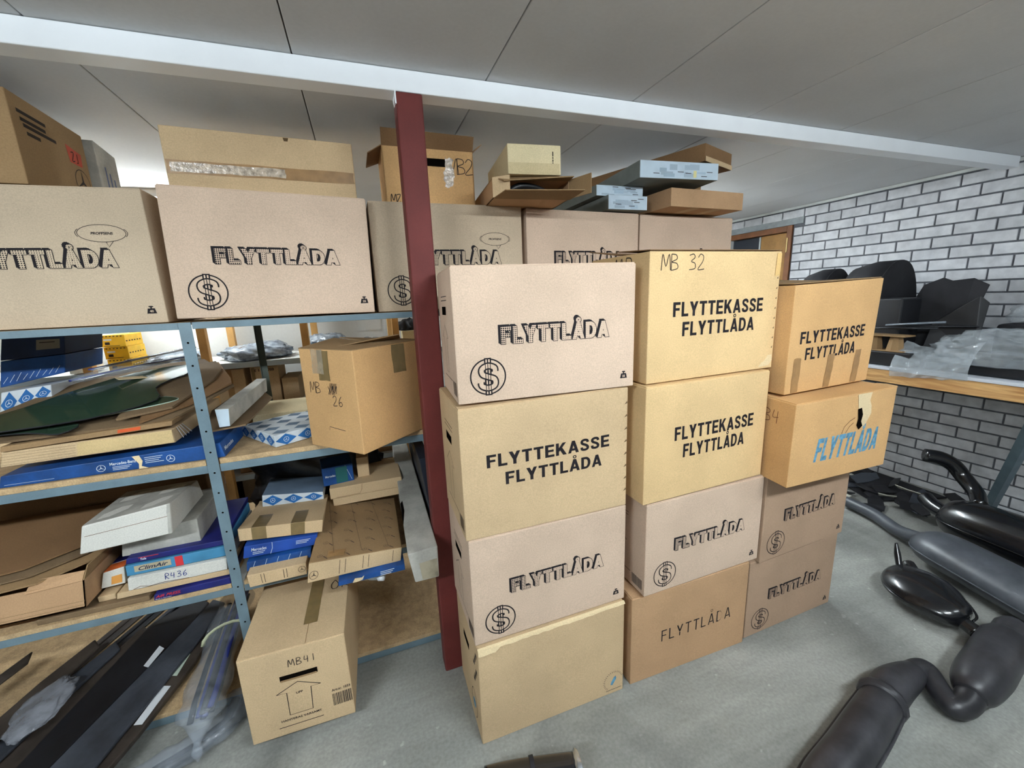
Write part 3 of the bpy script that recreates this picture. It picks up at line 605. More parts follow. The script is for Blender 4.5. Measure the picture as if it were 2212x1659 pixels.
# ================================================================== WOODEN RACK along the back wall
PINEL = PINE; RACKE = mat('pale_blue_edge', rgb(176, 190, 200), .5, .05)
rack = thing('wooden_rack', 'pine rack with pale shelves along the back wall', 'shelf', (-.6, 3.15, 0))
for x in (-2.5, -1.96, -1.42, -.88, -.343, .205, .75):
    for y in (2.84, 3.40): boxo('post', (x+.6-.021, y-3.15, 0), (x+.6+.021, y-3.15+.045, 2.05), PINE, rack, .002)
for z, yf in ((.45, 2.886), (.885, 2.886), (1.17, 2.886)):
    boxo('shelf_board', (-2.55+.6, yf-3.15, z-.018), (.80+.6, 3.398-3.15, z), mat('pale_board', rgb(205, 205, 200), .7, .04), rack, .001); boxo('edge_strip', (-2.55+.6, yf-3.15-.003, z-.03), (.80+.6, yf-3.15, z+.004), RACKE, rack)
# ------------------------------------------------------------------ measured corner points (metres) of the shelf goods
HX = {
 'long_blue': [[-1.085,1.615,0.993],[-0.498,1.615,0.993],[-0.498,1.935,0.993],[-1.085,1.935,0.993],[-1.074,1.615,1.03],[-0.507,1.615,1.045],[-0.507,1.935,1.045],[-1.074,1.935,1.03]],
 'tan_pack': [[-1.078,1.63,1.053],[-0.636,1.63,1.062],[-0.636,2.13,1.062],[-1.078,2.13,1.053],[-1.064,1.63,1.119],[-0.638,1.63,1.125],[-0.638,2.13,1.125],[-1.064,2.13,1.119]],
 'sheet1': [[-1.061,1.62,1.103],[-0.631,1.62,1.125],[-0.631,2.17,1.125],[-1.061,2.17,1.103],[-1.057,1.62,1.12],[-0.628,1.62,1.141],[-0.628,2.17,1.141],[-1.057,2.17,1.12]],
 'grey_long': [[-0.54,1.63,1.092],[-0.507,1.63,1.092],[-0.507,2.25,1.092],[-0.54,2.25,1.092],[-0.544,1.63,1.157],[-0.502,1.63,1.155],[-0.502,2.25,1.155],[-0.544,2.25,1.157]],
 'white_box': [[-0.922,1.57,0.752],[-0.675,1.57,0.766],[-0.675,1.87,0.766],[-0.922,1.87,0.752],[-0.899,1.57,0.846],[-0.663,1.57,0.874],[-0.685,1.87,0.833],[-0.914,1.87,0.829]],
 'grey_box': [[-0.868,1.66,0.674],[-0.637,1.66,0.668],[-0.637,1.96,0.668],[-0.868,1.96,0.674],[-0.856,1.66,0.746],[-0.635,1.66,0.764],[-0.635,1.96,0.764],[-0.856,1.96,0.746]],
 'navy1': [[-0.848,1.63,0.652],[-0.561,1.63,0.652],[-0.561,1.99,0.652],[-0.848,1.99,0.652],[-0.843,1.63,0.687],[-0.56,1.63,0.699],[-0.56,1.99,0.699],[-0.843,1.99,0.687]],
 'climair': [[-0.85,1.625,0.604],[-0.559,1.625,0.606],[-0.559,1.985,0.606],[-0.85,1.985,0.604],[-0.848,1.625,0.654],[-0.559,1.625,0.653],[-0.559,1.985,0.653],[-0.848,1.985,0.654]],
 'r436': [[-0.851,1.615,0.568],[-0.56,1.615,0.565],[-0.56,1.995,0.565],[-0.851,1.995,0.568],[-0.846,1.615,0.608],[-0.556,1.615,0.611],[-0.556,1.995,0.611],[-0.846,1.995,0.608]],
 'card_slab': [[-0.89,1.62,0.535],[-0.558,1.62,0.532],[-0.558,2.02,0.532],[-0.89,2.02,0.535],[-0.886,1.62,0.557],[-0.557,1.62,0.559],[-0.557,2.02,0.559],[-0.886,2.02,0.557]],
 'airp': [[-0.785,1.605,0.512],[-0.554,1.605,0.512],[-0.554,1.965,0.512],[-0.785,1.965,0.512],[-0.782,1.605,0.534],[-0.554,1.605,0.537],[-0.554,1.965,0.537],[-0.782,1.965,0.534]],
 'orange_box': [[-0.975,1.66,0.579],[-0.907,1.66,0.582],[-0.907,1.96,0.582],[-0.975,1.96,0.579],[-0.959,1.66,0.636],[-0.899,1.66,0.645],[-0.899,1.96,0.645],[-0.959,1.96,0.636]],
 'brown_open': [[-1.167,1.59,0.548],[-0.954,1.59,0.553],[-0.954,1.99,0.553],[-1.167,1.99,0.548],[-1.143,1.59,0.654],[-0.94,1.59,0.653],[-0.94,1.99,0.653],[-1.143,1.99,0.654]],
 'tan_two': [[-0.526,1.62,0.661],[-0.252,1.62,0.632],[-0.252,1.95,0.632],[-0.526,1.95,0.661],[-0.525,1.62,0.709],[-0.244,1.62,0.681],[-0.251,1.95,0.636],[-0.529,1.95,0.653]],
 'diamond_low': [[-0.484,1.88,0.676],[-0.245,1.88,0.661],[-0.245,2.06,0.661],[-0.484,2.06,0.676],[-0.478,1.88,0.728],[-0.244,1.88,0.696],[-0.244,2.06,0.696],[-0.478,2.06,0.728]],
 'blue_torn': [[-0.523,1.6,0.593],[-0.274,1.6,0.587],[-0.274,1.96,0.587],[-0.523,1.96,0.593],[-0.513,1.6,0.641],[-0.268,1.6,0.629],[-0.268,1.96,0.629],[-0.513,1.96,0.641]],
 'blue_low': [[-0.497,1.6,0.548],[-0.283,1.6,0.548],[-0.283,1.96,0.548],[-0.497,1.96,0.548],[-0.493,1.6,0.583],[-0.278,1.6,0.582],[-0.278,1.96,0.582],[-0.493,1.96,0.583]],
 'printed_low': [[-0.482,1.55,0.512],[-0.296,1.55,0.512],[-0.296,1.91,0.512],[-0.482,1.91,0.512],[-0.486,1.55,0.561],[-0.293,1.55,0.559],[-0.293,1.91,0.559],[-0.486,1.91,0.561]],
 'printed_big': [[-0.282,1.46,0.534],[0.041,1.46,0.534],[0.041,1.96,0.534],[-0.282,1.96,0.534],[-0.268,1.46,0.61],[0.05,1.46,0.589],[0.057,1.96,0.555],[-0.235,1.96,0.629]],
 'tan_double': [[-0.22,1.87,0.594],[0.093,1.87,0.607],[0.093,2.11,0.607],[-0.22,2.11,0.594],[-0.218,1.87,0.687],[0.103,1.87,0.69],[0.092,2.11,0.703],[-0.218,2.11,0.687]],
 'blue_small': [[-0.234,1.9,0.699],[-0.1,1.9,0.706],[-0.1,2.04,0.706],[-0.234,2.04,0.699],[-0.236,1.9,0.788],[-0.102,1.9,0.795],[-0.102,2.04,0.795],[-0.236,2.04,0.788]],
 'tan_small': [[-0.099,1.95,0.698],[-0.049,1.95,0.698],[-0.049,2.05,0.698],[-0.099,2.05,0.698],[-0.096,1.95,0.802],[-0.046,1.95,0.805],[-0.046,2.05,0.805],[-0.096,2.05,0.802]],
 'blue_under': [[-0.18,1.43,0.512],[0.181,1.43,0.512],[0.181,1.85,0.512],[-0.18,1.85,0.512],[-0.179,1.43,0.528],[0.181,1.43,0.536],[0.181,1.85,0.536],[-0.179,1.85,0.528]],
 'white_long': [[0.079,1.34,0.512],[0.165,1.34,0.512],[0.165,2.29,0.512],[0.079,2.29,0.512],[0.062,1.34,0.63],[0.168,1.34,0.635],[0.162,2.29,0.73],[0.084,2.29,0.729]],
 'navy_big': [[-1.269,2.02,1.247],[-1.078,2.02,1.285],[-1.078,2.27,1.285],[-1.269,2.27,1.247],[-1.224,2.02,1.45],[-1.051,2.02,1.446],[-1.051,2.27,1.446],[-1.224,2.27,1.45]],
 'navy_up': [[-1.247,2.02,1.345],[-1.064,2.02,1.356],[-1.064,2.27,1.356],[-1.247,2.27,1.345],[-1.224,2.02,1.45],[-1.051,2.02,1.446],[-1.051,2.27,1.446],[-1.224,2.27,1.45]],
 'diamond_left': [[-1.269,1.98,1.14],[-1.112,1.98,1.202],[-1.112,2.18,1.202],[-1.269,2.18,1.14],[-1.246,1.98,1.246],[-1.105,1.98,1.261],[-1.105,2.18,1.261],[-1.246,2.18,1.246]],
 'cream': [[-0.488,2.0,1.024],[-0.226,2.0,1.024],[-0.226,2.28,1.024],[-0.488,2.28,1.024],[-0.484,2.0,1.049],[-0.222,2.0,1.057],[-0.222,2.28,1.057],[-0.484,2.28,1.049]],
 'diamond_mid': [[-0.339,1.66,0.971],[-0.195,1.66,0.982],[-0.195,1.66,0.982],[-0.339,1.66,0.971],[-0.327,1.66,1.02],[-0.189,1.66,1.032],[-0.189,1.66,1.032],[-0.327,1.66,1.02]],
 'yellow0': [[-1.452,2.93,1.19],[-1.347,2.93,1.19],[-1.347,3.15,1.19],[-1.452,3.15,1.19],[-1.447,2.93,1.255],[-1.341,2.93,1.253],[-1.341,3.15,1.253],[-1.447,3.15,1.255]],
 'yellow1': [[-1.447,2.93,1.255],[-1.341,2.93,1.256],[-1.341,3.15,1.256],[-1.447,3.15,1.255],[-1.441,2.93,1.324],[-1.334,2.93,1.324],[-1.334,3.15,1.324],[-1.441,3.15,1.324]],
 'yellow2': [[-1.441,2.93,1.324],[-1.333,2.93,1.326],[-1.333,3.15,1.326],[-1.441,3.15,1.324],[-1.436,2.93,1.39],[-1.327,2.93,1.39],[-1.327,3.15,1.39],[-1.436,3.15,1.39]],
 'white_small': [[-1.559,2.93,1.185],[-1.479,2.93,1.187],[-1.479,3.08,1.187],[-1.559,3.08,1.185],[-1.553,2.93,1.307],[-1.467,2.93,1.308],[-1.467,3.08,1.308],[-1.553,3.08,1.307]],
 'rA': [[-0.905,2.93,1.004],[-0.749,2.93,0.994],[-0.749,3.13,0.994],[-0.905,3.13,1.004],[-0.897,2.93,1.138],[-0.738,2.93,1.131],[-0.738,3.13,1.131],[-0.897,3.13,1.138]],
 'rB': [[-0.738,2.93,0.918],[-0.585,2.93,0.905],[-0.585,3.18,0.905],[-0.738,3.18,0.918],[-0.724,2.93,1.142],[-0.568,2.93,1.133],[-0.568,3.18,1.133],[-0.724,3.18,1.142]],
 'rC': [[-0.58,2.93,0.904],[-0.485,2.93,0.899],[-0.485,3.13,0.899],[-0.58,3.13,0.904],[-0.569,2.93,1.055],[-0.477,2.93,1.055],[-0.477,3.13,1.055],[-0.569,3.13,1.055]],
 'rblk': [[0.274,2.93,1.274],[0.35,2.93,1.275],[0.35,3.03,1.275],[0.274,3.03,1.274],[0.269,2.93,1.319],[0.344,2.93,1.321],[0.344,3.03,1.321],[0.269,3.03,1.319]],
}
PO = {
 'sheet_a': [[-1.118,1.625,1.134],[-0.646,1.645,1.138],[-0.602,1.734,1.156],[-0.516,1.92,1.193],[-0.633,2.172,1.243],[-0.721,2.306,1.27],[-1.023,2.233,1.256],[-1.145,2.017,1.212],[-1.217,1.794,1.168]],
 'sheet_b': [[-0.72,1.629,1.147],[-0.613,1.741,1.169],[-0.523,1.92,1.205],[-0.538,1.976,1.216],[-0.634,2.2,1.261],[-0.756,2.183,1.258],[-0.795,1.954,1.212]],
 'sheet_c': [[-0.785,1.646,1.162],[-0.651,1.702,1.173],[-0.589,1.937,1.22],[-0.588,2.073,1.248],[-0.638,2.178,1.269],[-0.77,2.123,1.258],[-0.819,1.908,1.215]],
 'glass_a': [[-1.102,1.612,1.167],[-0.857,1.643,1.174],[-0.711,1.75,1.195],[-0.754,1.872,1.219],[-0.729,1.955,1.236],[-0.694,2.007,1.246],[-0.73,2.118,1.269],[-0.887,2.066,1.258],[-1.012,1.916,1.228],[-1.083,1.795,1.204],[-1.154,1.7,1.185]],
 'glass_b': [[-0.96,1.653,1.166],[-0.815,1.692,1.173],[-0.713,1.723,1.18],[-0.657,1.754,1.186],[-0.664,1.78,1.191],[-0.725,1.798,1.195],[-0.836,1.745,1.184],[-0.963,1.705,1.176]],
 'glass_c': [[-1.125,1.644,1.154],[-0.995,1.633,1.152],[-0.908,1.6,1.145],[-0.887,1.661,1.157],[-1.013,1.668,1.159],[-1.146,1.678,1.161]],
}
PZ = {
 'strip_a': [[-1.211,1.474,0.085],[-1.114,1.436,0.085],[-0.882,2.063,0.085],[-0.858,2.181,0.085],[-0.929,2.246,0.085],[-1.063,2.123,0.085]],
 'strip_b': [[-1.1,1.42,0.1],[-0.96,1.365,0.1],[-0.803,1.927,0.1],[-0.775,2.127,0.1],[-0.837,2.174,0.1],[-0.894,1.987,0.1]],
 'strip_c': [[-0.966,1.378,0.085],[-0.928,1.363,0.085],[-0.87,1.519,0.085],[-0.796,1.788,0.085],[-0.753,2.078,0.085],[-0.798,2.15,0.085],[-0.826,1.996,0.085],[-0.893,1.676,0.085]],
 'strip_d': [[-1.322,1.604,0.09],[-1.269,1.554,0.09],[-1.195,1.794,0.09],[-1.126,1.991,0.09],[-1.166,2.047,0.09],[-1.252,1.879,0.09]],
 'strip_e': [[-1.374,1.662,0.12],[-1.304,1.603,0.12],[-1.254,1.789,0.12],[-1.194,2.0,0.12],[-1.236,2.056,0.12],[-1.313,1.874,0.12]],
 'strip_f': [[-1.503,1.871,0.14],[-1.47,1.82,0.14],[-1.41,1.982,0.14],[-1.434,2.051,0.14]],
 'strip_g': [[-1.341,1.594,0.075],[-1.21,1.487,0.075],[-1.121,1.719,0.075],[-1.038,2.052,0.075],[-1.106,2.138,0.075],[-1.208,1.813,0.075]],
 'card_piece': [[-1.275,1.52,0.065],[-1.177,1.481,0.065],[-1.137,1.735,0.065],[-1.189,1.856,0.065],[-1.229,1.851,0.065],[-1.265,1.697,0.065]],
 'pale_wrap': [[-1.423,1.869,0.15],[-1.381,1.96,0.15],[-1.312,1.909,0.15],[-1.292,1.777,0.15],[-1.347,1.744,0.15]],
 'sticker_b': [[-0.977,1.825,0.101],[-0.956,1.809,0.101],[-0.935,1.899,0.101],[-0.961,1.924,0.101]],
 'sticker_c1': [[-0.865,1.747,0.086],[-0.838,1.736,0.086],[-0.827,1.841,0.086],[-0.853,1.851,0.086]],
 'sticker_c2': [[-0.902,1.556,0.086],[-0.875,1.548,0.086],[-0.842,1.691,0.086],[-0.871,1.703,0.086]],
 'sticker_b2': [[-0.854,1.991,0.087],[-0.794,1.949,0.087],[-0.798,1.976,0.087],[-0.856,1.997,0.087]],
 'bundle': [[-0.671,1.463,0.13],[-0.678,1.548,0.13],[-0.69,1.721,0.13],[-0.702,1.964,0.13],[-0.705,2.093,0.13]],
 'bundle_tip': [[-0.711,1.539,0.03],[-0.699,1.491,0.03]],
 'wrapped': [[-0.872,1.353,0.04],[-0.785,1.401,0.04],[-0.683,1.443,0.04],[-0.602,1.505,0.04],[-0.591,1.596,0.04]],
 'sheet_floor': [[-0.888,1.545,0.056],[-0.771,1.536,0.056],[-0.603,1.519,0.056],[-0.661,1.787,0.056],[-0.759,1.931,0.056]],
 'strap': [[-0.68,1.677,0.19],[-0.662,1.712,0.19],[-0.632,1.719,0.19],[-0.594,1.711,0.19]],
 'pipe_front': [[1.214,0.547,0.07,0.065],[1.412,0.592,0.07,0.062],[1.613,0.629,0.075,0.05]],
 'zig': [[1.471,0.631,0.07,0.045],[1.779,0.68,0.09,0.03],[1.805,0.659,0.09,0.03],[1.785,0.582,0.05,0.03],[1.904,0.58,0.06,0.03],[2.094,0.603,0.07,0.035]],
 'cat': [[1.868,0.589,0.065,0.05],[2.283,0.651,0.08,0.06],[2.484,0.686,0.08,0.04]],
 'oval': [[2.48,1.066,0.07,0.05],[2.304,0.908,0.07,0.09],[2.181,0.73,0.07,0.09],[2.219,0.677,0.07,0.03],[2.238,0.633,0.07,0.03]],
 'long_m': [[2.972,1.652,0.06,0.03],[2.923,1.43,0.06,0.03],[2.809,1.231,0.06,0.03],[2.756,1.125,0.08,0.05],[2.731,1.058,0.1,0.08],[2.599,0.714,0.1,0.08]],
 'big_m': [[3.177,1.175,0.15,0.08],[3.19,1.095,0.16,0.1],[3.085,0.895,0.16,0.1]],
 'bent': [[3.409,1.222,0.15,0.03],[3.265,1.261,0.3,0.03],[3.267,1.312,0.4,0.03],[3.221,1.373,0.44,0.03]],
 'end_m': [[0.225,0.923,0.09],[0.485,0.887,0.09],[0.442,0.825,0.09]],
 'pile': [[3.429,1.922,0.02],[3.895,1.898,0.02],[3.466,1.36,0.02],[3.181,1.19,0.02],[3.035,1.488,0.02]],
}
# ================================================================== CARTONS ON TOP OF THE ROW
ZS = 1.866
c = Carton('carton', 'brown carton with round star emblem and red sticker above the leftmost top shelf box', 'box', corners((-1.36, 1.672), 1.872, 0, .50, .34, .250, {'BRT': (0,0,-.01)}), CB_DULL, None, .003, flaps=0)
W, H = c.size('right')
for i, (y, x1) in enumerate(((.80, .42), (.72, .40), (.66, .52), (.58, .30))): c.pr('right', rect2d(W*.08+W*.02*i, H*y, W*x1, H*y+.010), PEN, 'small_print')
c.pr('right', ([(W*.66,H*.74),(W*.90,H*.70),(W*.88,H*.52),(W*.68,H*.52)], [(0,1,2,3)]), mat('red_sticker', rgb(196, 78, 52), .6), 'sticker'); c.pr('right', pen2d('ZJ', W*.72, H*.55, .03, .003), PEN, 'handwriting', .001)
def star2d(cx, cy, r, lw):
    return [ribbon2d(ell2d(cx, cy, r, r, 32), lw, True)]+[([(cx, cy+.0), (cx+r*.12*math.cos(a+1.57), cy+r*.12*math.sin(a+1.57)), (cx+r*math.cos(a), cy+r*math.sin(a)), (cx-r*.12*math.cos(a+1.57), cy-r*.12*math.sin(a+1.57))], [(1,2,3)]) for a in (math.pi/2, math.pi*7/6, math.pi*11/6)]
def emblem(c, f, cx, cy, r, m, lw=.002, off=.0006):
    c.pr(f, join2d(*star2d(cx, cy, r, lw)), m, 'star_emblem', off)
emblem(c, 'right', W*.83, H*.30, .042, PEN, .0025)
c.pr('right', blob2d(W*.92, H*.10, .05, .010, 18, .3, 4), mat('dark_tear', rgb(60, 32, 18), .9), 'torn_edge', .001)
# sheet of pale torn cardboard behind it
c = Carton('carton', 'pale upright carton with faint blue print behind the star emblem carton', 'box', corners((-1.24, 2.035), 1.8665, 0, .40, .14, .255, {'FRT': (0,0,-.012), 'BRT': (0,0,-.03)}), CB_WGREY, None, 0)
W, H = c.size('right')
for i in range(3): c.pr('right', rect2d(W*.3+W*.18*i, H*.35, W*.36+W*.18*i, H*(.7-.06*i)), mat('faint_blue', rgb(92, 104, 140), .8), 'small_print')
c = Carton('carton', 'tan carton with a wide clear tape band on the box left of the post', 'box', corners((-.545, 1.74), 1.877, 3.0, .579, .22, .204, {'FRT': (0,0,-.003)}), CB_TAN, None, .003)
W, H = c.size('front')
def strip(c, f, x0, y0, x1, y1, m, nm='tape', off=.0008): return c.patch(f, x0, y0, x1, y1, m, nm, off, 10, 3, .0015)
strip(c, 'front', .004, H*.30, W-.004, H*.50, TAPE); strip(c, 'front', .012, H*.33, W*.60, H*.47, mat('shiny_clear_tape', rgb(196, 180, 160), .10, .25, 60.0, bump=.9, bscale=70.0, spec=1.0), 'clear_tape', .0014)
c.pr('front', ([(W*.61,H*.985),(W*.64,H*.985),(W*.635,H*.93),(W*.615,H*.93)], [(0,1,2,3)]), MATS['notch_shadow'], 'notch', .0008)
# MB2 box: open top, seen behind the post
def open_box(name, label, C, m, th=.004, inner=None, group=None, bottom=True):
    """carton without lid: four walls and a base"""
    c = Carton.__new__(Carton); Cw = [V(p) for p in C]; c.loc = (Cw[0]+Cw[1]+Cw[2]+Cw[3])/4; c.C = [p-c.loc for p in Cw]; c.bulge = 0; c.m = m
    c.root = thing(name, label, 'box', c.loc, group)
    for f in ('front', 'right', 'back', 'left'):
        vs = [c.at(f, u, v, o) for o in (0, -th) for u, v in ((0,0),(1,0),(1,1),(0,1))]
        pyd('side_panel', vs, [(0,1,2,3),(7,6,5,4),(0,4,5,1),(1,5,6,2),(2,6,7,3),(3,7,4,0)], m, c.root)
    vs = [c.at('bottom', u, v, o) for o in (0, -th) for u, v in ((0,0),(1,0),(1,1),(0,1))]
    pyd('base', vs, [(0,1,2,3),(7,6,5,4),(0,4,5,1),(1,5,6,2),(2,6,7,3),(3,7,4,0)], m, c.root)
    return c
def flap(c, pts, m, th=.003, nm='flap'):
    """loose cardboard flap through four local points"""
    p = [V(q) for q in pts]; n = (p[1]-p[0]).cross(p[3]-p[0]).normalized()*th
    vs = p+[q-n for q in p]; return pyd(nm, vs, [(0,1,2,3),(7,6,5,4),(0,4,5,1),(1,5,6,2),(2,6,7,3),(3,7,4,0)], m, c.root)
c = open_box('carton', 'tan open carton marked MB2 behind the red post on the top row', corners((.136, 1.72), ZS-.0035, .2, .348, .22, .203), CB_ORG)
W, H = c.size('front')
c.patch('front', W*.46, H*.70, W*.68, H*.84, HOLE, 'hand_hole', .0007); c.pr('front', pen2d('MB2', W*.70, H*.58, .058, .003, .60), PEN, 'handwriting'); c.pr('front', pen2d('MZ', W*.05, .006, .03, .003), PEN, 'handwriting')
c.patch('front', W*.66, H*.35, W*.76, H*.86, MATS['shiny_clear_tape'], 'clear_tape', .0012, 3, 8, .006)
flap(c, [c.at('front',0,1), c.at('front',1,1), c.at('front',1.0,1)+V((.0,-.030,.045)), c.at('front',0,1)+V((0,-.03,.05))], CB_DARK)
flap(c, [c.at('left',0,1), c.at('left',1,1), c.at('left',1,1)+V((-.05,0,-.03)), c.at('left',0,1)+V((-.05,0,-.02))], CB_DARK)
flap(c, [c.at('right',0,1), c.at('right',1,1), c.at('right',1,1)+V((.03,0,.04)), c.at('right',0,1)+V((.04,0,.03))], CB_DARK)
flap(c, [c.at('back',0,1), c.at('back',1,1), c.at('back',1,1)+V((0,.02,.05)), c.at('back',0,1)+V((0,.02,.05))], CB_DARK)
# open-ended carton with a black moulded part in plastic
C = corners((.502, 1.535), 1.858, -5.2, .300, .50, .068); c = Carton.__new__(Carton); c.loc = (C[0]+C[1]+C[2]+C[3])/4; c.C = [p-c.loc for p in C]; c.bulge = 0; c.m = CB_BRN
c.root = thing('carton', 'open ended brown carton holding a black part, on the row right of the post', 'box', c.loc)
for f in ('left', 'right', 'top', 'bottom', 'back'):
    vs = [c.at(f, u, v, o) for o in (0, -.004) for u, v in ((0,0),(1,0),(1,1),(0,1))]; pyd('side_panel', vs, [(0,1,2,3),(7,6,5,4),(0,4,5,1),(1,5,6,2),(2,6,7,3),(3,7,4,0)], CB_BRN, c.root)
q = lambda u, v, dy=0, dz=0, dx=0: c.at('front', u, v)+V((dx, dy, dz))
flap(c, [q(0,0), q(0,1), q(.17,1,-.04), q(.17,0,-.04)], CB_TAN, nm='end_flap')
flap(c, [q(0,.0,0,-.001), q(.02,0,-.12,.0), q(.98,0,-.13,.004), q(1,0,0,-.001)], CB_DULL, nm='end_flap'); flap(c, [q(.04,1), q(.08,1,-.05,-.02), q(.98,1,-.05,.001), q(1,1)], CB_DULL, nm='end_flap')
flap(c, [q(1,0), q(1,1), q(1.12,1,-.10,.0), q(1.12,0,-.10,.0)], CB_DULL, nm='end_flap')
bm = bmesh.new(); arc = spline([(.05,-.02,.012,.012,.010),(.10,-.03,.038,.014,.012),(.17,-.02,.040,.013,.011),(.24,0,.026,.010,.008),(.285,.01,.018,.008,.006)], 6)
L0 = c.at('bottom', 0, 1); tube_bm(bm, [(L0.x+p[0], L0.y+p[1]+.03, L0.z+.004+p[2], p[3], p[4]) for p in arc], 10)
o = bmo('moulded_part', bm, BLK, None, True); o.location = c.loc; tag(o, 'black curved plastic part lying in the open brown carton', 'car part')
PLASF = mat('milky_plastic_film', rgb(150, 152, 162), .25, .15, 12.0, bump=.6, bscale=40.0, spec=.6, alpha=.75)
bm = bmesh.new(); bmesh.ops.create_icosphere(bm, subdivisions=3, radius=1)
for v in bm.verts: k = 1+.12*math.sin(9*v.co.x+5*v.co.y)+.08*math.sin(13*v.co.y); v.co = V((L0.x+.165+.10*v.co.x*k, L0.y+.17+.10*v.co.y, L0.z+.031+.026*v.co.z*k))
o = bmo('plastic_bag', bm, PLASF, None, True); o.location = c.loc; tag(o, 'crumpled milky plastic bag inside the open brown carton', 'bag')
c = Carton('carton', 'small sand coloured carton lying on top of the open ended carton', 'box', corners((.549, 1.495), 1.931, -5.9, .201, .36, .100), CB_CREAM, None, .001)
W, H = c.size('front'); c.patch('front', .002, .003, W-.006, H*.38, board('sand_shade', rgb(196, 178, 140)), 'end_flap', .0012, 4, 2)
for i, (a, b) in enumerate(((.36, .42), (.44, .52), (.54, .60), (.62, .78))): c.pr('front', rect2d(W*.835, H*a, W*.855, H*b), PEN, 'small_print')
# long flat cartons with pale technical print
PALE = mat('pale_blue_carton', rgb(190, 206, 218), .6, .05, 14.0, spec=.3); PALEG = mat('grey_green_carton', rgb(120, 126, 122), .8, .12, 8.0, spec=.2)
PGREY = mat('pale_grey_print', rgb(166, 182, 196), .8, .05); 
def pale(label, C, seed):
    c = Carton('carton', label, 'box', C, PALEG, 'pale printed flat cartons', 0, bev=.0015); W, H = c.size('front'); rnd = random.Random(seed)
    c.patch('front', .001, .001, W-.001, H-.001, PALE, 'end_label', .0008, 6, 2)
    for i in range(9):
        x = rnd.uniform(.02, W-.06); y = rnd.uniform(.08, .6)*H; c.pr('front', rect2d(x, y, x+rnd.uniform(.02, .06), y+rnd.uniform(.08, .35)*H), PGREY if i % 3 else mat('pale_blue_print', rgb(170, 190, 206), .8), 'print_block', .0011+.00005*i)
    for i in range(5):
        x = rnd.uniform(.02, W-.05); y = rnd.uniform(.1, .85)*H; c.pr('front', rect2d(x, y, x+.03, y+.0025), PEN, 'small_print', .0018)
    return c
pale('lowest pale blue printed flat carton of the pile right of the post', corners((1.069, 1.655), ZS-.007, 0, .205, .70, .060), 1)
pale('middle pale blue printed flat carton of the pile right of the post', corners((1.030, 1.69), 1.921, 0, .245, .70, .045), 2)
c = pale('topmost pale blue printed flat carton of the pile with a yellow sticker', corners((1.161, 1.562), 1.968, -4.6, .392, .80, .069), 3)
W, H = c.size('front'); c.pr('front', rect2d(W*.67, H*.1, W*.71, H*.5), mat('pale_yellow', rgb(214, 206, 150), .7), 'sticker', .0022)
c = Carton('carton', 'long brown flat carton sticking out over the rightmost top shelf box', 'box', corners((1.350, 1.588), 1.8665, 3.0, .450, .50, .078, None), CB_BRN, None, .001, bev=.0015)
W, H = c.size('bottom')
for u in (.3, .6): c.patch('bottom', W*u, .01, W*u+.05, H-.01, CB_TAN, 'crease', .0006, 2, 4)
c = Carton('carton', 'dark brown long carton lying crosswise on the pale pile near the ceiling', 'box', corners((1.482, 1.54), 2.046, 20, .264, .80, .072), CB_DARK, None, .001, bev=.0015)
W, H = c.size('front'); c.patch('front', .0, .0, W, H*.28, CB_TAN, 'tray_rim', .004, 3, 2)
c = Carton('carton', 'dark flat carton sticking out right of the pale blue pile', 'box', corners((1.585, 1.73), 1.972, -5, .06, .4, .045), CB_DULL, None, .001, bev=.0015)
# ================================================================== GOODS ON THE MIDDLE AND LOWER SHELVES
def hexc(key, label, m, bev=.002, bulge=0, group=None, name='carton', cat='box', shift=(0,0,0)):
    return Carton(name, label, cat, [V(p)+V(shift) for p in HX[key]], m, group, bulge, bev=bev)
def lines(c, f, x0, y0, ln, n, m, step=.006, h=.002, slant=0.0, nm='small_print'):
    for i in range(n):
        q = rect2d(x0+slant*i, y0-step*i, x0+slant*i+ln*(1-.12*(i % 3)), y0-step*i+h); c.pr(f, q, m, nm)
def lid(c, dz=.0, ov=.002, hgt=.6, m=None, nm='lid'):
    """cover slipped over the carton: front and side skirts standing 2 mm proud, top sheet"""
    W, H = c.size('front'); vs = []; fs = []
    for f in ('front', 'right', 'back', 'left'):
        k = len(vs); vs += [c.at(f, u, v, ov) for u, v in ((-.006,1-hgt),(1.006,1-hgt),(1.006,1.0),(-.006,1.0))]; fs.append((k, k+1, k+2, k+3))
    k = len(vs); vs += [c.at('top', u, v, ov) for u, v in ((-.006,-.006),(1.006,-.006),(1.006,1.006),(-.006,1.006))]; fs.append((k, k+1, k+2, k+3))
    return pyd(nm, vs, fs, m or c.m, c.root)
DIAB = mat('diamond_blue', rgb(38, 104, 170), .5, .12, 20.0); DIAW = mat('diamond_white', rgb(206, 214, 220), .55, .08, 12.0)
def diamonds(c, f, n, ry=.48, emb=True, m=DIAB):
    W, H = c.size(f)
    for i in range(n):
        cx = W*(i+.5)/n; r = W/n*.48
        c.pr(f, ([(cx-r,H*.5),(cx,H*(.5-ry)),(cx+r,H*.5),(cx,H*(.5+ry))], [(0,1,2,3)]), m, 'diamond', .0007)
        if emb: emblem(c, f, cx, H*.5, min(r*.42, H*.2), WHITEP, .0014, .0010)
FILM = mat('thin_clear_film', rgb(200, 208, 214), .10, .12, 30.0, bump=.5, bscale=60.0, spec=.9, alpha=.34)
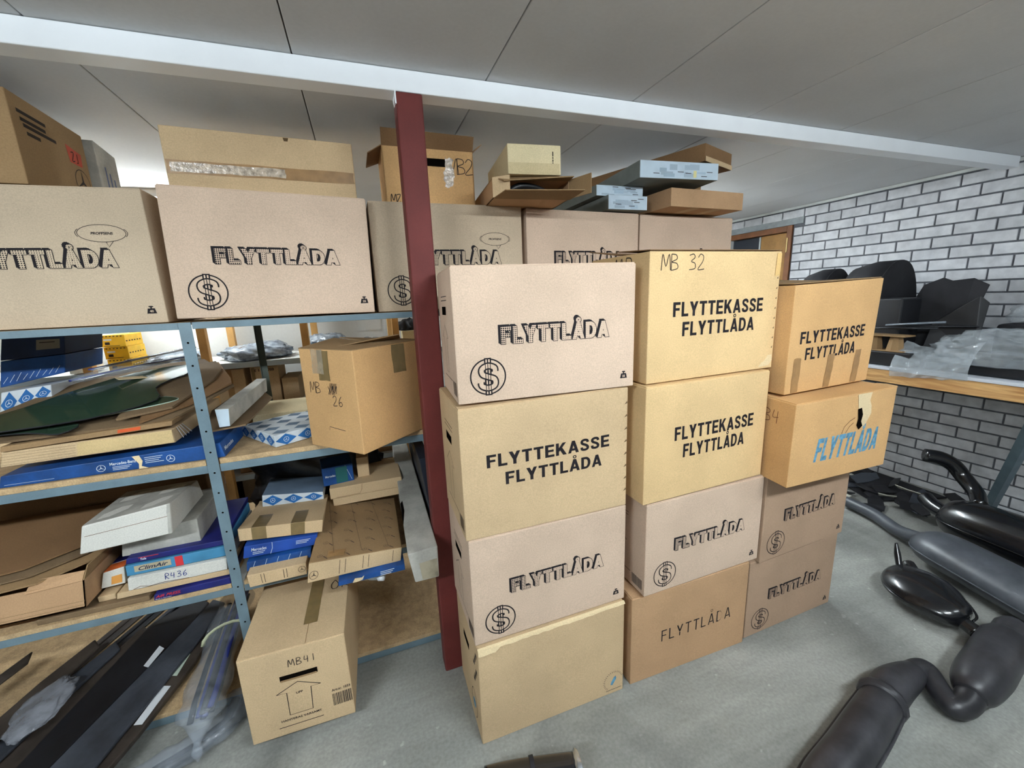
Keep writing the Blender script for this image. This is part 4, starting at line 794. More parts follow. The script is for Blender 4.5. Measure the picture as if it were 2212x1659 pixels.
def film(name, lab, c0, sx, sy, sz, m, seed=1, amp=.35, sub=4, rotz=0.0, cat='plastic film', floor=-.55):
    """crumpled film: faceted body with sharp creases"""
    bm = bmesh.new(); bmesh.ops.create_icosphere(bm, subdivisions=sub, radius=1)
    for v in bm.verts:
        d = v.co.copy(); q = mnoise.ridged_multi_fractal(d*1.6+V((seed*3.1, seed*1.7, 0)), .9, 2.1, 4, 1.0, 2.0); k = 1+amp*(q-1.1)*.55+.10*mnoise.noise(d*5+V((seed, 0, 0)))
        v.co = V((d.x*sx*k, d.y*sy*k, max(d.z*sz*k, floor*sz)))
    o = bmo(name, bm, m, None, True); o.location = V(c0)+V((0, 0, -floor*sz)); o.rotation_euler = (0, 0, rotz); tag(o, lab, cat); return o
# ---- middle shelf, left bay
c = hexc('long_blue', 'long flat blue carton with white star emblems at the front of the middle shelf', BLUE)
W, H = c.size('front')
for x in (.42, .74): emblem(c, 'front', W*x, H*.45, .011, WHITEP, .0014)
c.pr('front', fit2d(text2d('Mercedes-Benz', .010, .01), W*.46, W*.58, H*.55), WHITEP, 'lettering'); lines(c, 'front', W*.47, H*.40, .05, 3, WHITEP, .005, .0016); lines(c, 'front', W*.62, H*.75, .05, 4, WHITEP, .006, .0016)
c.pr('front', rect2d(W*.02, H*.2, W*.22, H*.22), WHITEP, 'print_line'); c.pr('front', ([(W*.565,H),(W*.60,H),(W*.61,H*.55),(W*.60,H*.2),(W*.63,0),(W*.585,0),(W*.59,H*.4)], [tuple(range(7))]), CB_EDGE, 'torn_edge', .001)
c.pr('right', fit2d(text2d('Mercedes', .014, .01), .02, .12, H*.4), WHITEP, 'lettering')
HX['tan_pack'] = [[p[0], p[1], p[2]-(.016 if i > 3 else 0)] for i, p in enumerate(HX['tan_pack'])]
c = hexc('tan_pack', 'thick tan corrugated glass pack on the long blue carton', CB_TAN, .003, .002)
W, H = c.size('front'); c.patch('front', W*.42, .003, W-.002, H*.96, board('tan_paper', rgb(206, 180, 132)), 'wrapping_paper', .002, 6, 3, .002)
for i in range(5): c.patch('front', .0, H*(.12+.17*i), W*.41, H*(.135+.17*i), CB_OLD, 'layer_gap', .0006, 6, 1)
for i in range(4): pyd('string', [c.at('right', .05+.03*i, 1, .004), c.at('right', .06+.03*i, 1, .004), c.at('right', .10+.05*i, .05, .008), c.at('right', .09+.05*i, .05, .008)], [(0,1,2,3)], WHITEP, c.root)
c = hexc('sheet1', 'brown corrugated sheet lying on the tan glass pack', CB_DULL, .001); W, H = c.size('front'); c.patch('front', W*.66, H*.15, W*.80, H*.85, mat('orange_mark', rgb(214, 92, 44), .6), 'orange_mark', .0007, 2, 1)
for k, m, lab in (('sheet_a', CB_OLD, 'large old brown cardboard sheet under the window panes'), ('sheet_b', CB_DARK, 'dark cardboard sheet with rounded corner passing behind the shelf upright'), ('sheet_c', CB_OLD, 'uppermost old cardboard sheet under the right end of the glass')):
    p = PO[k]; o = slab_poly('cardboard_sheet', p, .007, m); tag(o, lab, 'cardboard', 'cardboard sheets between the glass')
GLASS = mat('green_tinted_glass', rgb(52, 74, 58), .10, .12, 3.0, spec=.7, alpha=.88); GEDGE = mat('pale_glass_edge', rgb(178, 196, 182), .3, .05)
def pane(key, lab, th=.004):
    pts = [V(p) for p in PO[key]]; c0 = sum(pts, V((0,0,0)))/len(pts); t = thing('car_glass_pane', lab, 'glass pane', c0, 'green car window panes')
    sm = [V(p) for p in spline([tuple(p-c0) for p in pts]+[tuple(pts[0]-c0)], 3)][:-1]
    slab_poly('glass', sm, th, GLASS, t)
    bm = bmesh.new(); tube_bm(bm, [(p.x, p.y, p.z-.002, .0022) for p in sm]+[(sm[0].x, sm[0].y, sm[0].z-.002, .0022)], 5, False); bmo('polished_edge', bm, GEDGE if key == 'glass_b' else BLKM, t)
pane('glass_a', 'largest dark green car window pane on top of the glass pile'); pane('glass_b', 'narrow curved green pane with pale edge below the largest pane'); pane('glass_c', 'small green pane with pointed tip at the front of the pile')
# wrapped chrome trims lying behind the glass
CLEAR = mat('clear_plastic_film', rgb(190, 200, 212), .12, .2, 25.0, bump=.9, bscale=45.0, spec=.9, alpha=.30)
CHROME = mat('silver_trim', rgb(196, 200, 204), .22, .1, 30.0, metal=.85); BLUEP = mat('blue_packing', rgb(40, 52, 130), .5, .15)
def wrapped(name, lab, a, b, r, n=3, m2=CHROME, seed=0):
    rnd = random.Random(seed); a, b = V(a), V(b); c0 = (a+b)/2; t = thing(name, lab, 'trim', c0)
    for i in range(n):
        o = V((rnd.uniform(-r, r)*.5, rnd.uniform(-r, r)*.5, rnd.uniform(-.3, .3)*r)); tubeo('trim_strip', [tuple(a-c0+o)+(r*.30, r*.18), tuple((a+b)/2-c0+o*.6+V((0,0,.004)))+(r*.30, r*.2), tuple(b-c0+o)+(r*.28, r*.18)], m2 if i % 2 else BLUEP, t, 8)
    pts = []
    for i in range(15):
        u = i/14; p = a.lerp(b, u)-c0; k = 1.1+rnd.uniform(-.25, .3); pts.append((p.x, p.y, p.z+rnd.uniform(-.1, .1)*r, r*k*(.35 if i in (0, 14) else 1), r*k*.62*(.3 if i in (0, 14) else 1)))
    tubeo('plastic_sleeve', pts, CLEAR, t, 10)
wrapped('wrapped_trim', 'blue and silver trim strips in clear film behind the green panes', (-1.03, 1.95, 1.262), (-.71, 2.22, 1.300), .020, 4, CHROME, 3)
wrapped('wrapped_trim', 'second film wrapped silver strip lying higher behind the green panes', (-1.00, 2.02, 1.285), (-.74, 2.27, 1.325), .016, 3, CHROME, 5)
o = boxo('paper_scrap', (-.05, -.02, 0), (.05, .02, .002), CB_EDGE); o.location = (-.86, 1.985, 1.248); o.rotation_euler = (.12, .1, .7); tag(o, 'small cream paper scrap beside the film wrapped strips', 'paper')
c = Carton('carton', 'dark blue carton with grey label standing behind the glass pile', 'box', [V(p)-V((0,0,.014 if i > 3 else 0)) for i, p in enumerate(HX['navy_up'])], DKBLUE, None, 0); W, H = c.size('front'); c.patch('front', W*.55, H*.30, W*.93, H*.75, mat('grey_label', rgb(120, 112, 100), .8), 'label_sticker', .001, 1, 1); c.pr('front', rect2d(W*.6, H*.6, W*.85, H*.64), PEN, 'small_print', .0014)
nb = [V(p) for p in HX['navy_big']]; nu = [V(p) for p in HX['navy_up']]
c = Carton('carton', 'blue carton with slanted white lines under the dark blue carton behind the glass', 'box', nb[:4]+[nu[0]-V((0,0,.002)), nu[1]-V((0,0,.002)), nu[2]-V((0,0,.002)), nu[3]-V((0,0,.002))], BLUE, None, 0); W, H = c.size('front')
for i in range(9): c.pr('front', ribbon2d([(W*(.05+.1*i), H*.12), (W*(.12+.1*i), H*(.35+.05*(i % 3)))], .0012), WHITEP, 'print_line')
dl = [V(p) for p in HX['diamond_left']]
c = Carton('carton', 'flat carton with blue diamond pattern left behind the glass pile', 'box', dl[:4]+[p-V((0,0,.012)) for p in dl[4:]], DIAW, 'diamond patterned cartons', 0); diamonds(c, 'front', 3)
# ---- middle shelf across the upright
o = slab_poly('cardboard_sheet', [(-.548,1.62,1.089),(-.434,1.666,1.088),(-.424,2.097,1.092),(-.47,2.20,1.10),(-.60,2.24,1.10),(-.62,1.957,1.09)], .006, CB_OLD); tag(o, 'warped dark cardboard sheet under the long grey carton right of the upright', 'cardboard')
c = hexc('grey_long', 'long narrow grey and white carton on the warped cardboard right of the upright', CB_WGREY, .002, shift=(.036, 0, .004))
W, H = c.size('front'); c.patch('front', .001, .001, W-.001, H-.001, PALE, 'end_label', .001, 2, 2)
D = corners((-.37, 1.70), .9935, -54, .10, .26, .045)
C4 = [(-.500,1.86),(-.345,1.634),(-.075,1.80),(-.24,2.02)]
c = Carton('carton', 'flat carton with blue diamond pattern and star emblems left of the leaning MB 26 box', 'box', [(x, y, .9935) for x, y in C4]+[(x, y, 1.038) for x, y in C4], DIAW, 'diamond patterned cartons', 0)
diamonds(c, 'front', 4); diamonds(c, 'right', 4)
W, H = c.size('top')
for i in range(4):
    for j in range(4): c.pr('top', ([(W*(i+.1)/4,H*(j+.5)/4),(W*(i+.5)/4,H*(j+.1)/4),(W*(i+.9)/4,H*(j+.5)/4),(W*(i+.5)/4,H*(j+.9)/4)], [(0,1,2,3)]), mat('dusty_blue', rgb(104, 124, 146), .8, .15), 'diamond', .0007)
cr = [V(p) for p in HX['cream']]
c = Carton('carton', 'cream flat carton at the back of the middle shelf left of the MB 26 box', 'box', [V((p.x, p.y-.03, .9935)) for p in cr[:4]]+[V((p.x, p.y-.03, 1.046)) for p in cr[4:]], CB_CREAM, None, 0)
c = mbox('orange-brown box with crossed out number and 26, hanging over the middle shelf edge', (-.221, 1.608), .9945, -48, .269, .33, .357, CB_ORG, None, None, .003, flaps=0)
W, H = c.size('front')
c.pr('front', pen2d('MB', W*.14, H*.565, .040, .0024, .75), PEN, 'handwriting'); c.pr('front', pen2d('XX', W*.50, H*.565, .040, .0024, .45), PEN, 'handwriting'); c.pr('front', pen2d('26', W*.56, H*.455, .036, .0026, .75), PEN, 'handwriting')
c.patch('front', W*.24, H*.76, W*.46, H*.995, TAPEC, 'clear_tape', .0012, 3, 4, .002); c.patch('front', W*.36, H*.70, W*.56, H*.99, TAPEG, 'tape', .0008, 3, 4, .002)
c.pr('front', ribbon2d([(W*.42,H*.20),(W*.43,H*.235),(W*.72,H*.215)], .002), PEN, 'crease'); W2, H2 = c.size('right'); c.patch('right', W2*.52, H2*.70, W2*.72, H2*.99, TAPEG, 'tape', .0009, 3, 4, .002)
for vs in ([(0,0),(1,0),(1,.5),(0,.46)], [(0,.54),(1,.5),(1,1),(0,1)]):
    p = [c.at('top', u, v, .0015) for u, v in vs]; p[3 if vs[0][1] == 0 else 0] += V((0,0,.02)); flap(c, p, CB_DULL)
flap(c, [c.at('top', .30, .25, .004), c.at('top', .55, .15, .006), c.at('top', .95, .7, .030), c.at('top', .8, .85, .012)], CB_DULL, nm='loose_flap')
# ---- lower shelf, left bay
c = hexc('white_box', 'white dusty flat carton on top of the lower left shelf pile', CB_WHITE, .004, 0); W, H = c.size('front'); c.pr('front', rect2d(.01, H*.60, W*.98, H*.615), MATS['crease'], 'crease'); c.patch('front', W*.955, .004, W-.002, H*.98, CB_WGREY, 'folded_corner', .0015, 1, 4, .002); c.patch('top', .002, .002, c.size('top')[0]-.002, c.size('top')[1]-.002, CB_WGREY, 'dusty_top', .0006, 2, 2)
c = hexc('grey_box', 'grey dusty flat carton under the white carton on the lower shelf', CB_WGREY, .003, shift=(0,.0,-.002))
for key, m, lab in (('navy1', NAVY, 'navy blue flat carton with red print under the grey carton'), ('climair', LTBLUE, 'light blue flat carton with oval name plate and red stripe'), ('r436', CB_WHITE, 'white flat carton marked R436 under the light blue carton'), ('card_slab', CB_TAN, 'flat brown cardboard pack under the white R436 carton'), ('airp', NAVY, 'navy blue flat carton with red slanted lettering lying lowest on the shelf')):
    hh = [V(p) for p in HX[key]]
    if key == 'navy1': hh = [p+V((0,0,.004)) for p in hh[:4]]+[V((p.x, p.y, .676)) for p in hh[4:]]
    if key == 'climair': hh = [V((p.x, p.y, .614)) for p in hh[:4]]+[V((p.x, p.y, .652)) for p in hh[4:]]
    if key == 'r436': hh = [V((p.x, p.y, .565)) for p in hh[:4]]+[V((p.x, p.y, .610)) for p in hh[4:]]
    if key == 'card_slab': hh = [V((p.x, p.y, .540)) for p in hh[:4]]+[V((p.x, p.y, .561)) for p in hh[4:]]
    c = Carton('carton', lab, 'box', hh, m, 'flat cartons stacked left of the upright', 0, bev=.002); W, H = c.size('front')
    if key == 'navy1': c.pr('front', rect2d(W*.12, H*.72, W*.32, H*.84), RED, 'lettering'); c.pr('front', fit2d(text2d('Teile', .008, .02), W*.14, W*.20, H*.3), WHITEP, 'small_print')
    if key == 'climair':
        c.pr('front', rect2d(W*.08, H*.28, W*.44, H*.86), mat('beige_plate', rgb(190, 176, 146), .6), 'name_plate', .0008); c.pr('front', fit2d(text2d('ClimAir', H*.36, .02, .35), W*.12, W*.41, H*.38), DKBLUE, 'lettering', .0012)
        c.patch('front', W*.48, .0005, W*.56, H, RED, 'red_stripe', .0009, 1, 2)
    if key == 'r436': c.pr('front', pen2d('R436', W*.36, H*.30, H*.48, .0022, .8), PENB, 'handwriting'); c.pr('front', ribbon2d([(W*.05,H*.04),(W*.12,H*.2),(W*.2,H*.05),(W*.35,H*.12),(W*.6,H*.03)], .002), MATS['crease'], 'torn_edge')
    if key == 'airp': c.pr('front', fit2d(text2d('AIR PRESS.', H*.42, .02, .35), W*.02, W*.34, H*.42), RED, 'lettering'); c.pr('front', fit2d(text2d('Made in Germany', H*.14, .01), W*.02, W*.22, H*.14), WHITEP, 'small_print')
c = hexc('orange_box', 'white and orange narrow carton with blue top beside the stacked flat cartons', CB_WHITE, .002, shift=(.03,0,-.010)); W, H = c.size('front'); c.patch('front', W*.42, H*.12, W*.88, H*.62, mat('orange_square', rgb(214, 150, 74), .7), 'orange_square', .0008, 1, 1)
TW, TH = c.size('top'); c.patch('top', .001, .001, TW-.001, TH*.16, ORANGE, 'orange_panel', .0008, 2, 2); c.patch('top', .001, TH*.18, TW-.001, TH-.001, NAVY, 'blue_panel', .0008, 2, 2); c.patch('right', .001, .001, c.size('right')[0]-.001, H-.001, CB_WGREY, 'grey_panel', .0006, 2, 2)
Cb = [V((p[0], p[1], .556 if i < 4 else p[2])) for i, p in enumerate(HX['brown_open'])]; Cb[0].x = Cb[4].x = Cb[3].x = Cb[7].x = -1.32; Cb[0].z = Cb[3].z = .556
c = open_box('carton', 'brown open carton with bent flaps at the left end of the lower shelf', Cb, CB_BRN)
W, H = c.size('front')
for i in range(2): c.patch('front', .0, H*(.10+.14*i), W-.002, H*(.12+.14*i), CB_DULL, 'crease', .0007, 6, 1)
q = lambda u, v, dy=0, dz=0, dx=0: c.at('front', u, v)+V((dx, dy, dz))
flap(c, [q(.62,.93,-.004), q(.99,1.0,-.002), q(.985,1.25,.02), q(.62,1.18,.03)], CB_BRN, nm='bent_flap')
flap(c, [q(1,1,0), c.at('right',.5,1), c.at('right',.5,1)+V((.03,0,.05)), q(1,1,0,.05,.02)], CB_DULL, nm='bent_flap')
for k, (z, dx, m) in enumerate(((.668, 0, CB_DULL), (.676, -.03, CB_OLD), (.684, -.06, CB_DARK))):
    o = slab_poly('cardboard_sheet', [(-1.36+dx,1.56+.02*k,z+.006*k),(-1.06+dx,1.60+.03*k,z+.002+.006*k),(-.95+dx,1.68+.03*k,z+.008+.006*k),(-.93+dx,2.02,z+.045+.006*k),(-1.36+dx,2.02,z+.04+.006*k)], .005, m)
    tag(o, ['lowest brown cardboard sheet lying over the open brown carton', 'middle brown cardboard sheet lying over the open brown carton', 'uppermost dark cardboard sheet lying over the open brown carton'][k], 'cardboard', 'sheets over the open carton')
for k, (x0, x1, z0, z1, y, m, lab) in enumerate(((-1.10, -.80, .5115, .531, 1.615, CB_OLD, 'flat dark cardboard strip lying on the lower shelf edge'), (-.95, -.90, .5315, .552, 1.64, CB_TAN, 'short tan cardboard block under the orange carton'))):
    c = Carton('carton', lab, 'box', corners((x0, y), z0, 0, x1-x0, .30, z1-z0), m, None, 0)
# ---- lower shelf, right bay
c = hexc('printed_low', 'tan flat carton with thin printed lines at the shelf edge left', CB_TAN); W, H = c.size('front')
for x in (.22, .60): c.pr('front', rect2d(W*x, H*.15, W*x+.0016, H*.9), PEN, 'print_line'); c.pr('front', rect2d(W*x+.01, H*.15, W*x+.0116, H*.9), PEN, 'print_line')
emblem(c, 'front', W*.92, H*.55, .012, PEN, .0014)
c = hexc('blue_low', 'flat blue carton with white lines directly under the torn blue carton', BLUE, .001); W, H = c.size('front')
for i in range(5): c.pr('front', ribbon2d([(W*(.08+.18*i), 0), (W*(.13+.18*i), H)], .0012), WHITEP, 'print_line')
c = hexc('blue_torn', 'torn bright blue flat carton under the tan carton with two tapes', mat('bright_blue_carton', rgb(36, 76, 160), .5, .16, 10.0), shift=(.016, .018, -.002)); W, H = c.size('front')
c.pr('front', ribbon2d([(W*.37,H),(W*.38,H*.5),(W*.36,0)], .0016), WHITEP, 'torn_edge'); c.pr('front', fit2d(text2d('Mercedes', .012, .01), W*.10, W*.30, H*.5), WHITEP, 'lettering'); lines(c, 'front', W*.12, H*.36, .04, 2, WHITEP); lines(c, 'front', W*.7, H*.7, .05, 3, WHITEP)
c = hexc('tan_two', 'tan flat carton with two olive tape strips on the lower shelf', CB_TAN, .002, shift=(.018, .0, .002)); W, H = c.size('front'); TW, TH = c.size('top')
for u in (.15, .61): c.patch('front', W*u, .001, W*(u+.17), H, TAPEG, 'tape', .0008, 2, 2); c.patch('top', TW*u, .001, TW*(u+.17), TH*.42, TAPEG, 'tape', .0008, 2, 4)
c = hexc('diamond_low', 'small dusty carton with blue diamond pattern on the two-tape carton', DIAW, .002, group='diamond patterned cartons', shift=(0,0,-.012)); diamonds(c, 'front', 3); TW, TH = c.size('top'); c.patch('top', .001, .001, TW-.001, TH-.001, MATS['dusty_blue'], 'dusty_top', .0007, 2, 2)
BLKBAG = mat('dark_plastic_sheet', rgb(46, 46, 48), .28, .3, 9.0, bump=1.0, bscale=22.0, spec=.6)
def crumple(name, lab, cat, c0, sx, sy, sz, m, seed=1, sub=4, amp=.18, extra=None):
    bm = bmesh.new(); bmesh.ops.create_icosphere(bm, subdivisions=sub, radius=1); rnd = random.Random(seed); ph = [rnd.uniform(0, 6.28) for _ in range(9)]
    for v in bm.verts:
        d = v.co.copy(); k = 1+amp*(math.sin(4.1*d.x+ph[0])*math.sin(3.3*d.y+ph[1])+.6*math.sin(9*d.x+7*d.z+ph[2])*math.sin(8*d.y+ph[3])+.35*math.sin(17*d.y+13*d.x+ph[4])+.25*math.sin(23*d.z+19*d.x+ph[5]))
        v.co = V((d.x*sx*k, d.y*sy*k, max(d.z*sz*k, -sz*.55)))
    o = bmo(name, bm, m, None, True); o.location = V(c0)+V((0, 0, sz*.55)); tag(o, lab, cat)
    return o
crumple('plastic_sheet', 'crumpled dark plastic sheet behind the cartons on the lower right shelf', 'plastic sheet', (-.27, 2.16, .513), .29, .10, .255, BLKBAG, 4)
HX['blue_under'] = [[min(p[0], .052 if i in (1, 2, 5, 6) else 9), p[1], p[2]] for i, p in enumerate(HX['blue_under'])]
c = hexc('blue_under', 'flattened torn blue carton hanging over the lower shelf edge near the post', BLUE, .001); W, H = c.size('front'); c.pr('front', ([(W*.20,0),(W*.24,H*.9),(W*.34,H*.7),(W*.38,H),(W*.35,H*.2),(W*.28,0)], [tuple(range(6))]), CB_EDGE, 'torn_edge', .001); lines(c, 'front', W*.62, H*.7, .05, 3, WHITEP)
c = hexc('printed_big', 'large tan flat carton covered with printed star emblems on the lower shelf', CB_DULL, .003); W, H = c.size('front'); TW, TH = c.size('top')
PINK2 = mat('faded_brown_print', rgb(92, 72, 58), .85)
for i in range(4):
    for j in range(6):
        x = TW*(.10+.24*i+.03*(j % 2)); y = TH*(.06+.16*j)
        emblem(c, 'top', x, y, .008, PINK2, .0012); c.pr('top', ribbon2d([(x+.012, y-.004), (x+.026, y-.022)], .004), PINK2, 'small_print')
for i in range(3): c.pr('top', ribbon2d([(TW*(.02+.3*i), TH*.95), (TW*(.25+.3*i), TH*.05)], .0012), PINK2, 'print_line')
c.patch('front', .001, .001, W-.001, H-.001, CB_TAN, 'front_panel', .0006, 4, 2); c.patch('top', TW*.18, TH*.03, TW*.36, TH*.11, TAPE, 'tape', .0009, 2, 2)
for x in (.32, .38, .57, .63, .9): c.pr('front', rect2d(W*x, H*.12, W*x+.0016, H*.9), PEN, 'print_line', .0012)
emblem(c, 'front', W*.06, H*.35, .014, PEN, .0014, .0012)
t = thing('tube', 'short silver tube with cap hanging under the torn blue carton', 'tube', (-.075, 1.50, .478)); tubeo('barrel', [(-.05, .01, 0, .014), (.03, -.02, 0, .014)], CHROME, t); tubeo('cap', [(.03, -.02, 0, .017), (.05, -.027, 0, .017)], WHITEP, t)
hh = [V(p) for p in HX['tan_double']]; zb, zm, zt = .612, .648, .700; X0, X1, Y0 = -.215, .092, 1.86
c = Carton('carton', 'lower of two identical tan flat cartons on the printed carton', 'box', corners((X0+.008, Y0), .614, 0, .300, .26, .037), CB_TAN, 'two tan cartons', 0)
c = Carton('carton', 'upper of two tan flat cartons on the printed carton, with a curved tuck flap', 'box', corners((X0, Y0-.006), .652, 0, .310, .27, .050), CB_TAN, 'two tan cartons', 0); W, H = c.size('front'); c.pr('front', ribbon2d([(W*.08,H*.1),(W*.40,H*.12),(W*.43,H*.5),(W*.44,H)], .0014), MATS['crease'], 'tuck_flap')
c = Carton('carton', 'small blue and green carton standing on the two tan cartons', 'box', corners((-.238, 1.89), .7025, 8, .128, .14, .084), BLUE, None, 0, bev=.002); W, H = c.size('front'); c.patch('front', W*.42, .004, W*.80, H*.92, mat('green_carton', rgb(36, 96, 96), .5), 'green_panel', .0007, 1, 1); c.pr('front', ribbon2d([(W*.75,H*.95),(W*.93,H*.1)], .0012), WHITEP, 'print_line'); c.pr('front', fit2d(text2d('Mercedes', .010, .01), W*.08, W*.40, H*.45), WHITEP, 'lettering', .0010)
c = Carton('carton', 'narrow tan carton standing upright beside the small blue carton', 'box', corners((-.095, 1.93), .7025, 0, .052, .10, .095), CB_TAN, None, 0)
c = hexc('white_long', 'long dirty white carton lying lengthwise with its end sticking out beside the post', CB_WGREY, .004); W, H = c.size('front'); c.patch('front', W*.30, .004, W-.004, H*.62, mat('dirty_white', rgb(150, 142, 122), .9, .3, 14.0), 'stain', .0008, 2, 2, .002)
TW, TH = c.size('top'); c.pr('top', ([(0,TH*.18),(TW*.12,TH*.28),(TW*.1,TH*.36),(0,TH*.34)], [(0,1,2,3)]), HOLE, 'tear', .001)
c = Carton('carton', 'long dark navy carton with white and yellow print beside the long white carton', 'box', [(.182,1.53,.60),(.225,1.53,.60),(.225,2.25,.60),(.182,2.25,.60),(.150,1.53,.90),(.190,1.53,.90),(.190,2.25,.92),(.150,2.25,.92)], mat('black_blue_carton', rgb(30, 36, 48), .5, .15), None, 0); W, H = c.size('left')
c.pr('left', rect2d(W*.70, H*.86, W*.73, H*.95), YEL, 'yellow_mark')
for i in range(5): c.pr('left', rect2d(W*(.45+.04*(i % 2)), H*(.86-.12*i), W*(.60+.04*(i % 2)), H*(.895-.12*i)), WHITEP if i < 2 else mat('grey_print', rgb(110, 116, 126), .7), 'small_print')
c = Carton('carton', 'plain dark carton supporting the long navy carton beside the post', 'box', corners((.182, 1.64), .5125, 0, .10, .60, .085), CB_DARK, None, 0)
c = Carton('carton', 'added large brown carton darkening the back of the lower left shelf', 'box', corners((-1.50, 2.05), .5125, 0, .78, .22, .38), CB_DARK, None, .003)  # carton added to make the back of this shelf dark
# ---- bottom shelf: long black car trims pushed in lengthwise
TRB = mat('dusty_black_trim', rgb(64, 68, 76), .42, .25, 7.0, .10, 60.0, spec=.45); TRC = mat('brown_black_trim', rgb(68, 60, 54), .5, .25, 7.0, .08, 60.0, spec=.4)
def trimstrip(key, lab, m, th=.018):
    pts = [V(p) for p in PZ[key]]; c0 = sum(pts, V((0,0,0)))/len(pts); t = thing('car_trim_panel', lab, 'car trim', c0, 'long black trims on the bottom shelf')
    slab_poly('panel', [p-c0 for p in pts], th, m, t, .005)
    return t, c0
t, c0 = trimstrip('strip_a', 'long glossy black trim panel left of the panel with one white sticker', BLK, .022)
t, c0 = trimstrip('strip_b', 'wide dusty black trim panel with one white sticker', TRB, .014); slab_poly('sticker', [V(p)+V((0,0,.0012))-c0 for p in PZ['sticker_b']], .001, WHITEP, t)
t, c0 = trimstrip('strip_c', 'narrow brownish black trim panel with two long white stickers', TRC, .02)
for k in ('sticker_c1', 'sticker_c2', 'sticker_b2'): slab_poly('sticker', [V(p)+V((0,0,.0012))-c0 for p in PZ[k]], .001, WHITEP if k != 'sticker_c1' else mat('pale_green', rgb(200, 214, 196), .7), t)
for i in range(2): boxo('clip', (.03+.02*i, .40+.05*i, .001), (.05+.02*i, .43+.05*i, .012), CB_EDGE, t)
trimstrip('strip_d', 'slim black trim strip lying fourth from the upright', TRB, .012); trimstrip('strip_e', 'slim raised black trim strip near the left picture edge', TRC, .012); trimstrip('strip_g', 'dark trim panel under the slim strips at the left', TRC, .012); trimstrip('strip_f', 'short dark trim strip at the far left under the lower shelf', TRC, .012)
for i, (x, wd, z, m, lab) in enumerate(((-1.62, .07, .085, TRC, 'broad brownish trim strip lying farthest left on the bottom shelf'), (-1.53, .06, .10, BLK, 'black trim strip second from the left end of the bottom shelf'), (-1.45, .05, .080, TRB, 'dusty grey trim strip third from the left end of the bottom shelf'), (-1.375, .05, .092, BLK, 'black trim strip fourth from the left end of the bottom shelf'), (-1.30, .045, .078, TRC, 'narrow brownish trim strip fifth from the left end of the bottom shelf'))):
    L = .95-.05*(i % 3); a = V((x+.08, 1.42+.03*i, z*0+.061)); d = V((.36, L, .0)); q = V((wd, -.012, .0)); c0 = a+d*.5; t = thing('car_trim_panel', lab, 'car trim', c0, 'long black trims on the bottom shelf')
    slab_poly('panel', [a-c0, a+q-c0, a+q+d-c0, a+d*1.03-c0], .008, m, t, .003); tubeo('ridge', [tuple(a+q*.5-c0+V((0,0,.002)))+(.004,), tuple(a+q*.5+d-c0+V((0,0,.002)))+(.004,)], m, t, 6)
o = slab_poly('cardboard_sheet', PZ['card_piece'], .004, CB_DULL); tag(o, 'brown cardboard piece lying under the black trims at the front', 'cardboard')
film('plastic_film', 'pale crumpled plastic wrap among the trims at the left edge', (-1.24, 1.74, .108), .07, .13, .014, mat('pale_film', rgb(176, 180, 190), .2, .2, 18.0, bump=.6, bscale=40.0, alpha=.5), 9)
# film-wrapped bundle of black strips hanging over the bottom rail
a = [V(p) for p in PZ['bundle']]; c0 = a[2]; t = thing('wrapped_trim', 'bundle of black strips in clear film tied with a yellowish strap', 'trim', c0); rnd = random.Random(2)
for i in range(9):
    o = V((rnd.uniform(-.045, .045), 0, rnd.uniform(-.03, .03))); m = BLK if i % 3 else BLUEP
    tubeo('trim_strip', [tuple(p-c0+o*(1 if j else .8))+(.010, .006) for j, p in enumerate(a)], m, t, 8)
pts = [(-.671+.0, 1.40, .07, .008, .006), (-.671, 1.435, .10, .03, .022)]+[(p.x, p.y, p.z, .066+.008*(j % 2), .045) for j, p in enumerate(a)]
pts = [(p[0]-c0.x, p[1]-c0.y, p[2]-c0.z, p[3]*(1+.12*math.sin(5*i)), p[4]) for i, p in enumerate(spline(pts, 4))]; tubeo('plastic_sleeve', pts, CLEAR, t, 14)
tubeo('sleeve_tip', [(-.671-c0.x, 1.41-c0.y, .075-c0.z, .012), (-.672-c0.x, 1.395-c0.y, .05-c0.z, .018, .012), (-.672-c0.x, 1.39-c0.y, .022-c0.z, .003)], CLEAR, t, 8)
tubeo('strap', [tuple(V((-.690+.075*math.cos(q), 1.84+.03*math.cos(q), .13+.055*math.sin(q)))-c0)+(.009, .004) for q in [math.pi*k/8 for k in range(9)]], mat('yellow_strap', rgb(206, 210, 176), .6), t, 6)
# film-wrapped black profile on the floor
a = [V(p) for p in PZ['wrapped']]; c0 = a[2]; t = thing('wrapped_trim', 'curved black profile in shiny clear film lying on the floor beside the MB41 box', 'trim', c0)
for dx in (-.02, .015): tubeo('profile', [tuple(p-c0+V((dx, 0, -.012)))+(.016, .012) for p in a], BLK, t, 8)
pts = [(p[0], p[1], p[2], .046*(1+.15*math.sin(4*i)), .034) for i, p in enumerate(spline([tuple(q-c0) for q in a], 4))]; tubeo('plastic_sleeve', pts, CLEAR, t, 12)
